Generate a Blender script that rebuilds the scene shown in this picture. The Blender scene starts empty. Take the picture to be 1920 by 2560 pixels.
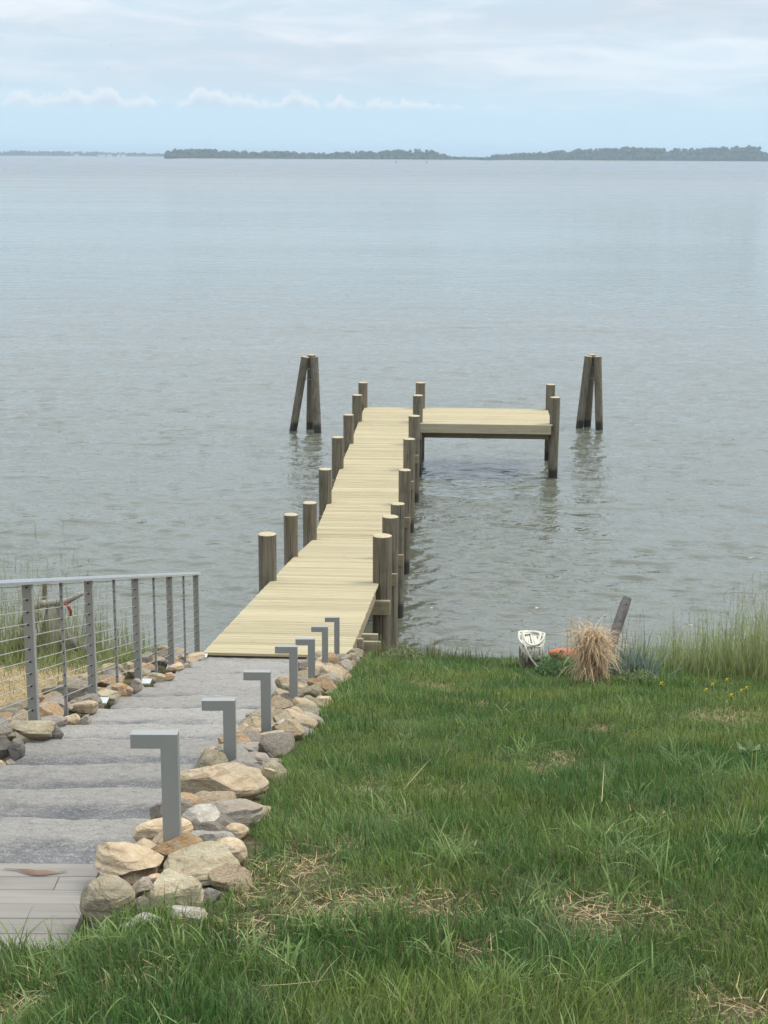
import bpy, bmesh, math, random
import numpy as np
from mathutils import Vector, Matrix

R = math.radians
scene = bpy.context.scene
col = scene.collection
rng = np.random.default_rng(11)
random.seed(5)

# ------------------------------------------------------------------ camera
CAM_Z = 9.46                      # eye height above the water (z = 0)
FPX, CX, CY = 3800.0, 960.0, 1280.0   # lens in photo pixels
PITCH = math.atan((1280 - 388) / FPX)
ROLL = R(0.31)
cam_d = bpy.data.cameras.new("camera")
cam = bpy.data.objects.new("camera", cam_d)
col.objects.link(cam)
cam_d.sensor_fit = 'VERTICAL'
cam_d.sensor_height = 24.0
cam_d.lens = 24.0 * FPX / 2560.0
cam_d.clip_start = 0.1
cam_d.clip_end = 30000
cam.matrix_world = Matrix.Translation((0, 0, CAM_Z)) @ Matrix.Rotation(math.pi / 2 - PITCH, 4, 'X') @ Matrix.Rotation(ROLL, 4, 'Z')
scene.camera = cam

# ------------------------------------------------------------------ world, sun, exposure
SUN_EL, SUN_AZ = R(63), R(72)
world = bpy.data.worlds.new("World")
scene.world = world
world.use_nodes = True
world.cycles.sampling_method = 'MANUAL'
world.cycles.sample_map_resolution = 256
SKY_STRENGTH = 0.11
sun_d = bpy.data.lights.new("sun", 'SUN')
sun_d.energy = 1.5
sun_d.angle = R(22)
sun_d.color = (1.0, 0.955, 0.88)
sun = bpy.data.objects.new("sun", sun_d)
col.objects.link(sun)
sdir = Vector((math.sin(SUN_AZ) * math.cos(SUN_EL), math.cos(SUN_AZ) * math.cos(SUN_EL), math.sin(SUN_EL)))
sun.rotation_euler = sdir.to_track_quat('Z', 'Y').to_euler()
sun.location = (0, 0, 60)
vs = scene.view_settings
vs.view_transform = 'Standard'
vs.look = 'None'
vs.gamma = 1.0
vs.use_curve_mapping = False
vs.exposure = 0.65
scene.render.engine = 'CYCLES'
scene.cycles.use_denoising = True
scene.cycles.max_bounces = 5
scene.cycles.use_adaptive_sampling = True
scene.cycles.adaptive_threshold = 0.02
scene.cycles.diffuse_bounces = 2
scene.cycles.glossy_bounces = 2
scene.cycles.transmission_bounces = 2
scene.cycles.volume_bounces = 0
scene.cycles.caustics_reflective = False
scene.cycles.caustics_refractive = False


class NT:
    """small node-tree helper"""
    def __init__(self, tree):
        self.t = tree
        tree.nodes.clear()

    def n(self, typ, ins=None, **props):
        nd = self.t.nodes.new(typ)
        for k, v in props.items():
            setattr(nd, k, v)
        for k, v in (ins or {}).items():
            self.set(nd.inputs[k], v)
        return nd

    def set(self, sock, v):
        if isinstance(v, bpy.types.NodeSocket):
            self.t.links.new(v, sock)
        elif isinstance(v, bpy.types.Node):
            self.t.links.new(v.outputs[0], sock)
        else:
            if sock.type == 'RGBA' and len(v) == 3:
                v = (*v, 1)
            sock.default_value = v

    def m(self, op, a, b=None, c=None, clamp=False):
        nd = self.n('ShaderNodeMath', operation=op, use_clamp=clamp)
        self.set(nd.inputs[0], a)
        if b is not None:
            self.set(nd.inputs[1], b)
        if c is not None:
            self.set(nd.inputs[2], c)
        return nd.outputs[0]

    def sstep(self, v, a, b):
        nd = self.n('ShaderNodeMapRange', interpolation_type='SMOOTHSTEP')
        self.set(nd.inputs['Value'], v)
        self.set(nd.inputs['From Min'], a)
        self.set(nd.inputs['From Max'], b)
        return nd.outputs[0]

    def mix(self, f, a, b):
        nd = self.n('ShaderNodeMix', data_type='RGBA')
        self.set(nd.inputs[0], f)
        self.set(nd.inputs[6], a)
        self.set(nd.inputs[7], b)
        return nd.outputs[2]

    def noise(self, vec, scale, detail=4, rough=0.55, dist=0.0, dim='3D'):
        nd = self.n('ShaderNodeTexNoise', noise_dimensions=dim)
        if vec is not None:
            self.set(nd.inputs['Vector'], vec)
        nd.inputs['Scale'].default_value = scale
        nd.inputs['Detail'].default_value = detail
        nd.inputs['Roughness'].default_value = rough
        nd.inputs['Distortion'].default_value = dist
        return nd.outputs[0]

    def xyz(self, x, y, z):
        nd = self.n('ShaderNodeCombineXYZ')
        for i, v in enumerate((x, y, z)):
            self.set(nd.inputs[i], v)
        return nd.outputs[0]

    def ramp(self, f, stops):
        nd = self.n('ShaderNodeValToRGB')
        self.set(nd.inputs[0], f)
        el = nd.color_ramp.elements
        while len(el) < len(stops):
            el.new(0.5)
        for e, (p, c) in zip(el, stops):
            e.position = p
            e.color = (*c, 1) if len(c) == 3 else c
        return nd.outputs[0]


def build_sky():
    t = NT(world.node_tree)
    tc = t.n('ShaderNodeTexCoord')
    sep = t.n('ShaderNodeSeparateXYZ', {0: tc.outputs['Generated']})
    x, y, z = sep.outputs
    sky = t.n('ShaderNodeTexSky', sky_type='NISHITA', sun_disc=False)
    sky.sun_elevation = SUN_EL
    sky.sun_rotation = SUN_AZ
    sky.altitude = 10
    sky.air_density = 1.0
    sky.dust_density = 1.2
    sky.ozone_density = 1.4
    base = t.n('ShaderNodeVectorMath', {0: sky.outputs[0]}, operation='SCALE')
    base.inputs['Scale'].default_value = SKY_STRENGTH
    az = t.m('MULTIPLY', t.m('ARCTAN2', x, y), 57.2958)          # degrees right of the dock's axis
    el = t.m('MULTIPLY', t.m('ARCSINE', z), 57.2958)
    # thin bluish veil low down, streaky high cloud sheets above it
    v1 = t.xyz(t.m('MULTIPLY', az, 0.075), t.m('MULTIPLY', el, 0.46), 3.1)
    n1 = t.noise(v1, 1.0, 4, 0.58, 0.35)
    v2 = t.xyz(t.m('MULTIPLY', az, 0.20), t.m('MULTIPLY', el, 1.15), 7.7)
    n2 = t.noise(v2, 1.0, 4, 0.6, 0.6)
    v3 = t.xyz(t.m('MULTIPLY', az, 0.05), t.m('MULTIPLY', el, 0.33), 12.2)
    n3 = t.noise(v3, 1.0, 1, 0.5)
    cov = t.sstep(el, 0.9, 3.6)
    sheet = t.m('ADD', t.m('MULTIPLY', n1, 0.65), t.m('MULTIPLY', n2, 0.35))
    sheet = t.sstep(sheet, 0.30, 0.62)
    sheet = t.m('MULTIPLY', t.m('ADD', t.m('MULTIPLY', sheet, 0.6), 0.36), cov)
    shade = t.sstep(t.m('ADD', t.m('MULTIPLY', n2, 0.6), t.m('MULTIPLY', n3, 0.4)), 0.36, 0.66)
    sheetcol = t.mix(shade, (0.420, 0.475, 0.535), (0.555, 0.595, 0.635))
    zen = t.n('ShaderNodeVectorMath', {0: sheetcol}, operation='SCALE')
    t.set(zen.inputs['Scale'], t.m('MULTIPLY_ADD', t.sstep(el, 4.0, 32.0), 1.05, 1.0))
    sheetcol = zen.outputs[0]
    hor = t.mix(t.sstep(el, -1.0, 3.2), (0.385, 0.530, 0.610), (0.385, 0.515, 0.605))
    basec = t.mix(t.sstep(el, 3.0, 22.0), hor, base.outputs[0])
    c = t.mix(sheet, basec, sheetcol)
    # a broken row of small fair-weather cumulus above the horizon
    lump = t.noise(t.xyz(az, 0.0, 5.3), 0.55, 2, 0.6)
    billow = t.noise(t.xyz(az, t.m('MULTIPLY', el, 1.5), 1.0), 3.6, 4, 0.65)
    amp = t.sstep(lump, 0.22, 0.72)
    sel = t.ramp(t.m('MULTIPLY_ADD', az, 1 / 36.0, 0.5), [(0.0, (0.35,) * 3), (0.11, (0.9,) * 3), (0.47, (1.0,) * 3), (0.53, (0.6,) * 3), (0.62, (0.28,) * 3), (1.0, (0.3,) * 3)])
    amp = t.m('MULTIPLY', amp, sel)
    top = t.m('ADD', t.m('MULTIPLY', amp, 1.0), t.m('MULTIPLY', t.m('SUBTRACT', billow, 0.5), 0.7))
    top = t.m('ADD', top, 1.58)
    puff = t.m('MULTIPLY', t.sstep(t.m('SUBTRACT', top, el), 0.0, 0.30), t.sstep(t.m('SUBTRACT', el, t.m('MULTIPLY', billow, 0.25)), 1.42, 1.68))
    puff = t.m('MULTIPLY', puff, t.sstep(amp, 0.05, 0.4))
    lit = t.sstep(t.m('ADD', t.m('SUBTRACT', el, top), t.m('MULTIPLY', billow, 0.5)), -0.42, 0.28)
    puffcol = t.mix(lit, (0.40, 0.475, 0.55), (0.64, 0.645, 0.65))
    c = t.mix(t.m('MULTIPLY', puff, 0.7), c, puffcol)
    bg = t.n('ShaderNodeBackground', {'Color': c, 'Strength': 1.0})
    out = t.n('ShaderNodeOutputWorld', {'Surface': bg.outputs[0]})


build_sky()

# ------------------------------------------------------------------ helpers
_fwd = Vector((0, math.cos(PITCH), -math.sin(PITCH)))
_r0, _u0 = Vector((1, 0, 0)), Vector((0, math.sin(PITCH), math.cos(PITCH)))
_rt = _r0 * math.cos(ROLL) + _u0 * math.sin(ROLL)
_up = _u0 * math.cos(ROLL) - _r0 * math.sin(ROLL)
CAM = Vector((0, 0, CAM_Z))


def ray(x, y):
    return _fwd + _rt * ((x - CX) / FPX) + _up * ((CY - y) / FPX)


def P(x, y, zc):                       # photo pixel + optical depth -> place in the world
    return CAM + ray(x, y) * zc


def hashn(ix, iy, seed):
    n = (ix.astype(np.int64) * 374761393 + iy.astype(np.int64) * 668265263 + seed * 1442695041) & 0x7fffffff
    n = ((n ^ (n >> 13)) * 1274126177) & 0x7fffffff
    return ((n ^ (n >> 16)) & 0xffff) / 65535.0


def vnoise(x, y, seed=0):
    x = np.asarray(x, float); y = np.asarray(y, float)
    ix, iy = np.floor(x), np.floor(y)
    fx, fy = x - ix, y - iy
    fx = fx * fx * (3 - 2 * fx); fy = fy * fy * (3 - 2 * fy)
    a = hashn(ix, iy, seed); b = hashn(ix + 1, iy, seed)
    c = hashn(ix, iy + 1, seed); d = hashn(ix + 1, iy + 1, seed)
    return (a * (1 - fx) + b * fx) * (1 - fy) + (c * (1 - fx) + d * fx) * fy


def fbm(x, y, seed=0, o=4):
    s = 0; a = 0.5; t = 0
    x = np.asarray(x, float); y = np.asarray(y, float)
    for i in range(o):
        s = s + a * vnoise(x, y, seed + i * 17); t += a
        x = x * 2.03 + 11.3; y = y * 2.03 - 7.1; a *= 0.5
    return s / t


def smooth(x, a, b):
    t = np.clip((np.asarray(x, float) - a) / (b - a), 0, 1)
    return t * t * (3 - 2 * t)


def hline(d):                          # depth of the slope below the eye, d metres ahead
    d = np.asarray(d, float)
    return np.where(d < 5, np.maximum(2.5 - 0.24 * (5 - d), 1.62), 2.5 + 0.27 * (d - 5))


def crest(x):
    x = np.asarray(x, float)
    return np.where(x < -0.2, 17.3, np.where(x < 1.0, 17.3 - 1.0 * (x + 0.2) / 1.2, np.maximum(16.3 - 0.28 * (x - 1.0), 14.2))) - 0.5 * smooth(-x, 2.4, 5.0)


def ground_z(x, d, bed=True):
    x = np.asarray(x, float); d = np.asarray(d, float)
    c = crest(x)
    h = hline(np.minimum(d, c))
    t = np.maximum(d - c, 0)
    h = h + 0.35 * np.minimum(t, 0.6) + 0.95 * np.maximum(t - 0.6, 0)
    h = np.minimum(h, 11.0)
    h = h - 0.05 * (fbm(x * 0.9, d * 0.9, 3) - 0.5) - 0.03 * (fbm(x * 3.1, d * 3.1, 9) - 0.5)
    # bed of the stone steps and the wooden landing
    inst = smooth(x, -2.32, -2.18) * (1 - smooth(x, -1.0, -0.86)) * smooth(d, 4.42, 4.52) * (1 - smooth(d, 17.2, 17.6))
    h = h + (0.24 if bed else 0.0) * inst
    h = h + 0.13 * smooth(-x, 0.7, 1.1) * (1 - smooth(d, 4.6, 4.75)) * smooth(d, 2.6, 3.4)      # ground dips to the landing
    # water-side strip below the ramp
    ramp = smooth(x, -2.3, -2.0) * (1 - smooth(x, -0.5, -0.1)) * smooth(d, 17.0, 17.4)
    h = h + 0.35 * ramp
    return CAM_Z - h


ZC = np.arange(2.0, 40, 0.02)


def on_ground(x, y, bed=False):
    dr = ray(x, y)
    z = CAM.z + dr.z * ZC
    g = ground_z(dr.x * ZC, dr.y * ZC, bed)
    i = int(np.argmax(z <= g))
    return CAM + dr * float(ZC[i]), float(ZC[i])


def mesh_obj(name, verts, faces, mat, parent=None, smooth_sh=False, loc=None, angle=None):
    me = bpy.data.meshes.new(name)
    me.from_pydata([tuple(v) for v in verts], [], [tuple(f) for f in faces])
    if smooth_sh:
        me.polygons.foreach_set('use_smooth', [True] * len(me.polygons))
        if angle:
            me.set_sharp_from_angle(angle=R(angle))
    for m_ in (mat if isinstance(mat, (list, tuple)) else [mat]):
        me.materials.append(m_)
    return link(name, me, parent, loc)


def link(name, me, parent=None, loc=None):
    o = bpy.data.objects.new(name, me)
    col.objects.link(o)
    if parent is not None:
        o.parent = parent
    if loc is not None:
        o.location = loc
    return o


def fast_mesh(name, V, T, mat, C=None):
    """big triangle soup from arrays, colour attribute per vertex"""
    me = bpy.data.meshes.new(name)
    V = np.ascontiguousarray(V, dtype=np.float32); T = np.ascontiguousarray(T, dtype=np.int32)
    me.vertices.add(len(V)); me.vertices.foreach_set('co', V.ravel())
    me.loops.add(T.size); me.loops.foreach_set('vertex_index', T.ravel())
    me.polygons.add(len(T)); me.polygons.foreach_set('loop_start', np.arange(0, T.size, 3, dtype=np.int32))
    me.update(calc_edges=True)
    if C is not None:
        a = me.color_attributes.new('Col', 'FLOAT_COLOR', 'POINT')
        C4 = np.ones((len(V), 4), np.float32); C4[:, :3] = C
        a.data.foreach_set('color', C4.ravel())
    me.materials.append(mat)
    return link(name, me)


def empty(name, loc=(0, 0, 0), rz=0.0):
    o = bpy.data.objects.new(name, None)
    col.objects.link(o)
    o.empty_display_size = 0.1
    o.location = loc
    o.rotation_euler = (0, 0, rz)
    return o


def tag(o, label=None, cat=None, group=None, kind=None):
    if label: o['label'] = label
    if cat: o['category'] = cat
    if group: o['group'] = group
    if kind: o['kind'] = kind
    return o


BOXF = [(0, 3, 2, 1), (4, 5, 6, 7), (0, 1, 5, 4), (1, 2, 6, 5), (2, 3, 7, 6), (3, 0, 4, 7)]


def box_vf(x0, x1, y0, y1, z0, z1):
    return [(x0, y0, z0), (x1, y0, z0), (x1, y1, z0), (x0, y1, z0), (x0, y0, z1), (x1, y0, z1), (x1, y1, z1), (x0, y1, z1)], list(BOXF)


def bevel_box(x0, x1, y0, y1, z0, z1, b):
    bm = bmesh.new()
    v, f = box_vf(x0, x1, y0, y1, z0, z1)
    bv = [bm.verts.new(p) for p in v]
    for q in f:
        bm.faces.new([bv[i] for i in q])
    bmesh.ops.bevel(bm, geom=bm.edges[:], offset=b, segments=1, affect='EDGES', profile=0.5)
    bm.verts.index_update()
    v = [p.co.copy() for p in bm.verts]
    f = [[q.index for q in p.verts] for p in bm.faces]
    bm.free()
    return v, f


def tube_vf(pts, rad, n=8, cap=True):
    pts = [Vector(p) for p in pts]
    if not hasattr(rad, '__len__'):
        rad = [rad] * len(pts)
    V, F = [], []
    ref = None
    for i, p in enumerate(pts):
        a = pts[max(i - 1, 0)]; b = pts[min(i + 1, len(pts) - 1)]
        t = (b - a).normalized()
        if ref is None:
            ref = t.orthogonal().normalized()
        ref = (ref - t * ref.dot(t)).normalized()
        bi = t.cross(ref)
        for k in range(n):
            an = 2 * math.pi * k / n
            V.append(p + (ref * math.cos(an) + bi * math.sin(an)) * rad[i])
    for i in range(len(pts) - 1):
        for k in range(n):
            k2 = (k + 1) % n
            F.append((i * n + k, i * n + k2, (i + 1) * n + k2, (i + 1) * n + k))
    if cap:
        F.append(tuple(range(n - 1, -1, -1)))
        F.append(tuple((len(pts) - 1) * n + k for k in range(n)))
    return V, F


def merge(parts):
    V, F = [], []
    for v, f in parts:
        o = len(V)
        V += list(v)
        F += [tuple(i + o for i in q) for q in f]
    return V, F


# ------------------------------------------------------------------ materials
def material(name):
    m = bpy.data.materials.new(name)
    m.use_nodes = True
    return m, NT(m.node_tree)


def finish(t, base, rough=0.7, bump=None, bstr=0.3, bdist=0.01, spec=0.3, **kw):
    p = t.n('ShaderNodeBsdfPrincipled')
    t.set(p.inputs['Base Color'], base)
    t.set(p.inputs['Roughness'], rough)
    p.inputs['Specular IOR Level'].default_value = spec
    for k, v in kw.items():
        t.set(p.inputs[k.replace('_', ' ')], v)
    if bump is not None:
        b = t.n('ShaderNodeBump', {'Height': bump, 'Strength': bstr, 'Distance': bdist})
        t.set(p.inputs['Normal'], b.outputs[0])
    t.n('ShaderNodeOutputMaterial', {'Surface': p.outputs[0]})
    return p


def mat_wood(name, c1, c2, knot=(0.25, 0.17, 0.08), along='X', rough=0.75, tint=0.16):
    m, t = material(name)
    tc = t.n('ShaderNodeTexCoord'); oi = t.n('ShaderNodeObjectInfo')
    off = t.n('ShaderNodeVectorMath', {0: tc.outputs['Object'], 1: t.xyz(t.m('MULTIPLY', oi.outputs['Random'], 37.0), t.m('MULTIPLY', oi.outputs['Random'], 71.0), t.m('MULTIPLY', oi.outputs['Random'], 13.0))}, operation='ADD')
    sc = {'X': (0.7, 14, 14), 'Y': (14, 0.7, 14), 'Z': (14, 14, 0.7)}[along]
    mp = t.n('ShaderNodeVectorMath', {0: off.outputs[0], 1: sc}, operation='MULTIPLY')
    g = t.noise(mp.outputs[0], 1.6, 6, 0.6, 0.8)
    mp2 = t.n('ShaderNodeVectorMath', {0: off.outputs[0], 1: tuple(3.0 if s < 1 else 12 for s in sc)}, operation='MULTIPLY')
    k = t.n('ShaderNodeTexVoronoi', {'Vector': mp2.outputs[0], 'Scale': 0.8})
    kn = t.m('SUBTRACT', 1.0, t.sstep(k.outputs['Distance'], 0.05, 0.17))
    c = t.mix(t.sstep(g, 0.3, 0.72), c1, c2)
    c = t.mix(t.m('MULTIPLY', kn, 0.55), c, knot)
    br = t.m('ADD', 1 - tint, t.m('MULTIPLY', oi.outputs['Random'], 2 * tint))
    sc_ = t.n('ShaderNodeVectorMath', {0: c}, operation='SCALE')
    t.set(sc_.inputs['Scale'], br)
    finish(t, sc_.outputs[0], rough, g, 0.25, 0.004, 0.25)
    return m


M = {}
M['deck'] = mat_wood('deck_pine', (0.365, 0.303, 0.176), (0.465, 0.393, 0.24), (0.20, 0.13, 0.06), tint=0.13)
M['timber'] = mat_wood('framing_timber', (0.27, 0.225, 0.14), (0.35, 0.30, 0.19), (0.15, 0.10, 0.05))
M['fascia'] = mat_wood('fascia_timber', (0.36, 0.30, 0.20), (0.45, 0.385, 0.265), (0.24, 0.17, 0.10))
M['composite'] = mat_wood('landing_board', (0.215, 0.193, 0.165), (0.285, 0.26, 0.225), (0.17, 0.15, 0.12), tint=0.1)
M['gray_wood'] = mat_wood('weathered_wood', (0.13, 0.115, 0.10), (0.23, 0.205, 0.18), (0.06, 0.05, 0.04), along='Z')
M['driftwood'] = mat_wood('driftwood', (0.26, 0.235, 0.20), (0.45, 0.41, 0.36), (0.12, 0.1, 0.08), along='Z')


def mat_piling():
    m, t = material('piling_bark')
    tc = t.n('ShaderNodeTexCoord'); oi = t.n('ShaderNodeObjectInfo'); ge = t.n('ShaderNodeNewGeometry')
    off = t.n('ShaderNodeVectorMath', {0: tc.outputs['Object'], 1: t.xyz(t.m('MULTIPLY', oi.outputs['Random'], 37.0), t.m('MULTIPLY', oi.outputs['Random'], 71.0), 0.0)}, operation='ADD')
    mp = t.n('ShaderNodeVectorMath', {0: off.outputs[0], 1: (16, 16, 0.8)}, operation='MULTIPLY')
    g = t.noise(mp.outputs[0], 1.3, 6, 0.62, 0.5)
    bl = t.noise(off.outputs[0], 3.2, 4, 0.6)
    c = t.mix(t.sstep(g, 0.3, 0.7), (0.095, 0.083, 0.060), (0.225, 0.197, 0.145))
    c = t.mix(t.m('MULTIPLY', t.sstep(bl, 0.48, 0.7), 0.55), c, (0.075, 0.080, 0.050))
    c = t.mix(t.m('MULTIPLY', oi.outputs['Random'], 0.35), c, (0.20, 0.15, 0.095))
    ck = t.noise(t.n('ShaderNodeVectorMath', {0: off.outputs[0], 1: (34, 34, 0.9)}, operation='MULTIPLY').outputs[0], 1.0, 2, 0.5, 0.3)
    c = t.mix(t.m('MULTIPLY', t.sstep(ck, 0.62, 0.67), 0.75), c, (0.025, 0.021, 0.016))
    zz = t.n('ShaderNodeSeparateXYZ', {0: ge.outputs['Position']}).outputs[2]
    wet = t.m('SUBTRACT', 1.0, t.sstep(t.m('ADD', zz, t.m('MULTIPLY', bl, 0.3)), 0.36, 0.52))
    c = t.mix(t.m('MULTIPLY', wet, 0.85), c, (0.018, 0.018, 0.014))
    finish(t, c, t.m('SUBTRACT', 0.85, t.m('MULTIPLY', wet, 0.5)), g, 0.6, 0.01, 0.25)
    return m


def mat_endgrain():
    m, t = material('piling_endgrain')
    tc = t.n('ShaderNodeTexCoord')
    s = t.n('ShaderNodeSeparateXYZ', {0: tc.outputs['Object']})
    r = t.m('SQRT', t.m('ADD', t.m('POWER', s.outputs[0], 2.0), t.m('POWER', s.outputs[1], 2.0)))
    ring = t.m('SINE', t.m('MULTIPLY', r, 420.0))
    n = t.noise(tc.outputs['Object'], 14, 4)
    c = t.mix(t.sstep(t.m('ADD', t.m('MULTIPLY', ring, 0.15), n), 0.3, 0.75), (0.36, 0.29, 0.18), (0.56, 0.47, 0.31))
    finish(t, c, 0.8)
    return m


M['piling'] = mat_piling()
M['endgrain'] = mat_endgrain()


def mat_plain(name, c, rough=0.5, metal=0.0, spec=0.4, var=0.06):
    m, t = material(name)
    tc = t.n('ShaderNodeTexCoord')
    n = t.noise(tc.outputs['Object'], 9, 5, 0.6)
    c2 = tuple(min(1, q * (1 + 2.2 * var)) for q in c)
    c1 = tuple(q * (1 - 1.6 * var) for q in c)
    finish(t, t.mix(n, c1, c2), t.m('ADD', rough - 0.08, t.m('MULTIPLY', n, 0.16)), n, 0.05, 0.002, spec, Metallic=metal)
    return m


M['lamp'] = mat_plain('powder_coated_grey', (0.285, 0.285, 0.26), 0.42, 0.0, 0.5, 0.04)
M['rail'] = mat_plain('railing_grey', (0.285, 0.275, 0.245), 0.45, 0.0, 0.5, 0.04)
M['railtop'] = mat_plain('handrail_satin', (0.40, 0.42, 0.43), 0.3, 0.35, 0.5, 0.04)
M['cable'] = mat_plain('stainless_cable', (0.62, 0.60, 0.52), 0.35, 0.6)
M['black'] = mat_plain('black_fitting', (0.02, 0.02, 0.02), 0.5)
M['lens'] = mat_plain('frosted_lens', (0.6, 0.6, 0.58), 0.4)
M['bolt'] = mat_plain('galvanised_bolt', (0.32, 0.32, 0.31), 0.5, 0.7)
M['rope'] = mat_plain('white_rope', (0.62, 0.58, 0.48), 0.85, var=0.12)
M['buoy_red'] = mat_plain('orange_red_float', (0.58, 0.115, 0.06), 0.6, var=0.2)
M['red_strap'] = mat_plain('red_strap', (0.30, 0.045, 0.035), 0.7, var=0.1)
M['plate'] = mat_plain('pale_base_plate', (0.52, 0.55, 0.52), 0.5)
M['yellow'] = mat_plain('yellow_petal', (0.75, 0.58, 0.03), 0.6)
M['white_house'] = mat_plain('white_siding', (0.75, 0.75, 0.72), 0.7)
M['roof'] = mat_plain('grey_roof', (0.14, 0.14, 0.15), 0.8)
M['marker'] = mat_plain('dark_marker', (0.03, 0.05, 0.045), 0.6)
M['bird'] = mat_plain('dark_feather', (0.05, 0.05, 0.05), 0.8)


def mat_rock(name, cols, bump=0.55):
    m, t = material(name)
    tc = t.n('ShaderNodeTexCoord'); oi = t.n('ShaderNodeObjectInfo')
    off = t.n('ShaderNodeVectorMath', {0: tc.outputs['Object'], 1: t.xyz(t.m('MULTIPLY', oi.outputs['Random'], 19.0), t.m('MULTIPLY', oi.outputs['Random'], 53.0), t.m('MULTIPLY', oi.outputs['Random'], 31.0))}, operation='ADD')
    o = off.outputs[0]
    n1 = t.noise(o, 11, 5, 0.68, 0.6)
    n2 = t.noise(o, 30, 4, 0.75)
    n3 = t.noise(o, 6.0, 3, 0.6)
    st = t.n('ShaderNodeVectorMath', {0: o, 1: (5, 5, 30)}, operation='MULTIPLY')
    n4 = t.noise(st.outputs[0], 1.4, 4, 0.6, 0.9)
    c = t.mix(t.sstep(n1, 0.32, 0.68), cols[0], cols[1])
    c = t.mix(t.m('MULTIPLY', t.sstep(n4, 0.48, 0.66), 0.7), c, cols[2])
    c = t.mix(t.m('MULTIPLY', t.sstep(n3, 0.5, 0.66), 0.6), c, cols[3])
    c = t.mix(t.m('MULTIPLY', t.sstep(n2, 0.52, 0.7), 0.55), c, cols[4])
    c = t.mix(t.m('MULTIPLY', t.sstep(n1, 0.40, 0.28), 0.6), c, tuple(q * 0.45 for q in cols[0]))
    br = t.m('ADD', 0.82, t.m('MULTIPLY', oi.outputs['Random'], 0.36))
    s = t.n('ShaderNodeVectorMath', {0: c}, operation='SCALE'); t.set(s.inputs['Scale'], br)
    h = t.m('ADD', t.m('MULTIPLY', n1, 0.7), t.m('ADD', t.m('MULTIPLY', n2, 0.25), t.m('MULTIPLY', n4, 0.35)))
    finish(t, s.outputs[0], 0.85, h, 0.8, 0.045, 0.2)
    return m


M['tan'] = mat_rock('tan_sandstone', [(0.45, 0.33, 0.195), (0.58, 0.45, 0.29), (0.33, 0.225, 0.13), (0.52, 0.43, 0.31), (0.68, 0.59, 0.46)])
M['orange'] = mat_rock('rusty_sandstone', [(0.42, 0.26, 0.13), (0.55, 0.38, 0.21), (0.38, 0.20, 0.09), (0.50, 0.42, 0.32), (0.62, 0.5, 0.36)])
M['grey'] = mat_rock('grey_brown_stone', [(0.255, 0.215, 0.165), (0.37, 0.32, 0.25), (0.31, 0.23, 0.15), (0.29, 0.265, 0.235), (0.48, 0.43, 0.36)])
M['olive'] = mat_rock('olive_stone', [(0.33, 0.275, 0.175), (0.45, 0.385, 0.26), (0.33, 0.24, 0.14), (0.30, 0.275, 0.205), (0.54, 0.48, 0.365)])
M['dark'] = mat_rock('dark_slate_stone', [(0.145, 0.13, 0.115), (0.235, 0.215, 0.185), (0.19, 0.15, 0.11), (0.17, 0.165, 0.155), (0.33, 0.30, 0.265)])
M['pale'] = mat_rock('pale_stone', [(0.36, 0.32, 0.26), (0.47, 0.43, 0.36), (0.34, 0.26, 0.17), (0.36, 0.34, 0.31), (0.58, 0.54, 0.47)])


def mat_slab():
    m, t = material('bluestone_slab')
    tc = t.n('ShaderNodeTexCoord'); oi = t.n('ShaderNodeObjectInfo')
    off = t.n('ShaderNodeVectorMath', {0: tc.outputs['Object'], 1: t.xyz(t.m('MULTIPLY', oi.outputs['Random'], 19.0), t.m('MULTIPLY', oi.outputs['Random'], 53.0), 0.0)}, operation='ADD')
    o = off.outputs[0]
    st = t.n('ShaderNodeVectorMath', {0: o, 1: (1.0, 1.5, 2.0)}, operation='MULTIPLY').outputs[0]
    n1 = t.noise(st, 3.2, 4, 0.6, 0.5)
    n2 = t.noise(st, 20, 5, 0.75, 0.4)
    n3 = t.noise(o, 80, 3, 0.75)
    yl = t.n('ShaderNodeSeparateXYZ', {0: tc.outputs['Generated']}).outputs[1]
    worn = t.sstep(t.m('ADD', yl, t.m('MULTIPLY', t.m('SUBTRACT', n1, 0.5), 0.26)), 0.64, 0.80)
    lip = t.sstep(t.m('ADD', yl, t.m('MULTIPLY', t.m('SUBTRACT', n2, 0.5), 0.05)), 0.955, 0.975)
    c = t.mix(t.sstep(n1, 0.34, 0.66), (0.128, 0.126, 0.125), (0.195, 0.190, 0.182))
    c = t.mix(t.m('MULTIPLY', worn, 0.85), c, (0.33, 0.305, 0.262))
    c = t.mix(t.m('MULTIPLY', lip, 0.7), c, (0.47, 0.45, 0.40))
    c = t.mix(t.m('MULTIPLY', t.sstep(n2, 0.5, 0.68), 0.5), c, (0.40, 0.365, 0.31))
    c = t.mix(t.m('MULTIPLY', t.sstep(n2, 0.48, 0.3), 0.55), c, (0.10, 0.10, 0.104))
    c = t.mix(t.m('MULTIPLY', t.sstep(n3, 0.53, 0.66), 0.6), c, (0.46, 0.44, 0.405))
    br = t.m('ADD', 0.85, t.m('MULTIPLY', oi.outputs['Random'], 0.3))
    s = t.n('ShaderNodeVectorMath', {0: c}, operation='SCALE'); t.set(s.inputs['Scale'], br)
    h = t.m('ADD', t.m('MULTIPLY', n2, 0.8), t.m('MULTIPLY', n3, 0.2))
    finish(t, s.outputs[0], 0.8, h, 0.9, 0.03, 0.25)
    return m


M['slab'] = mat_slab()


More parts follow.
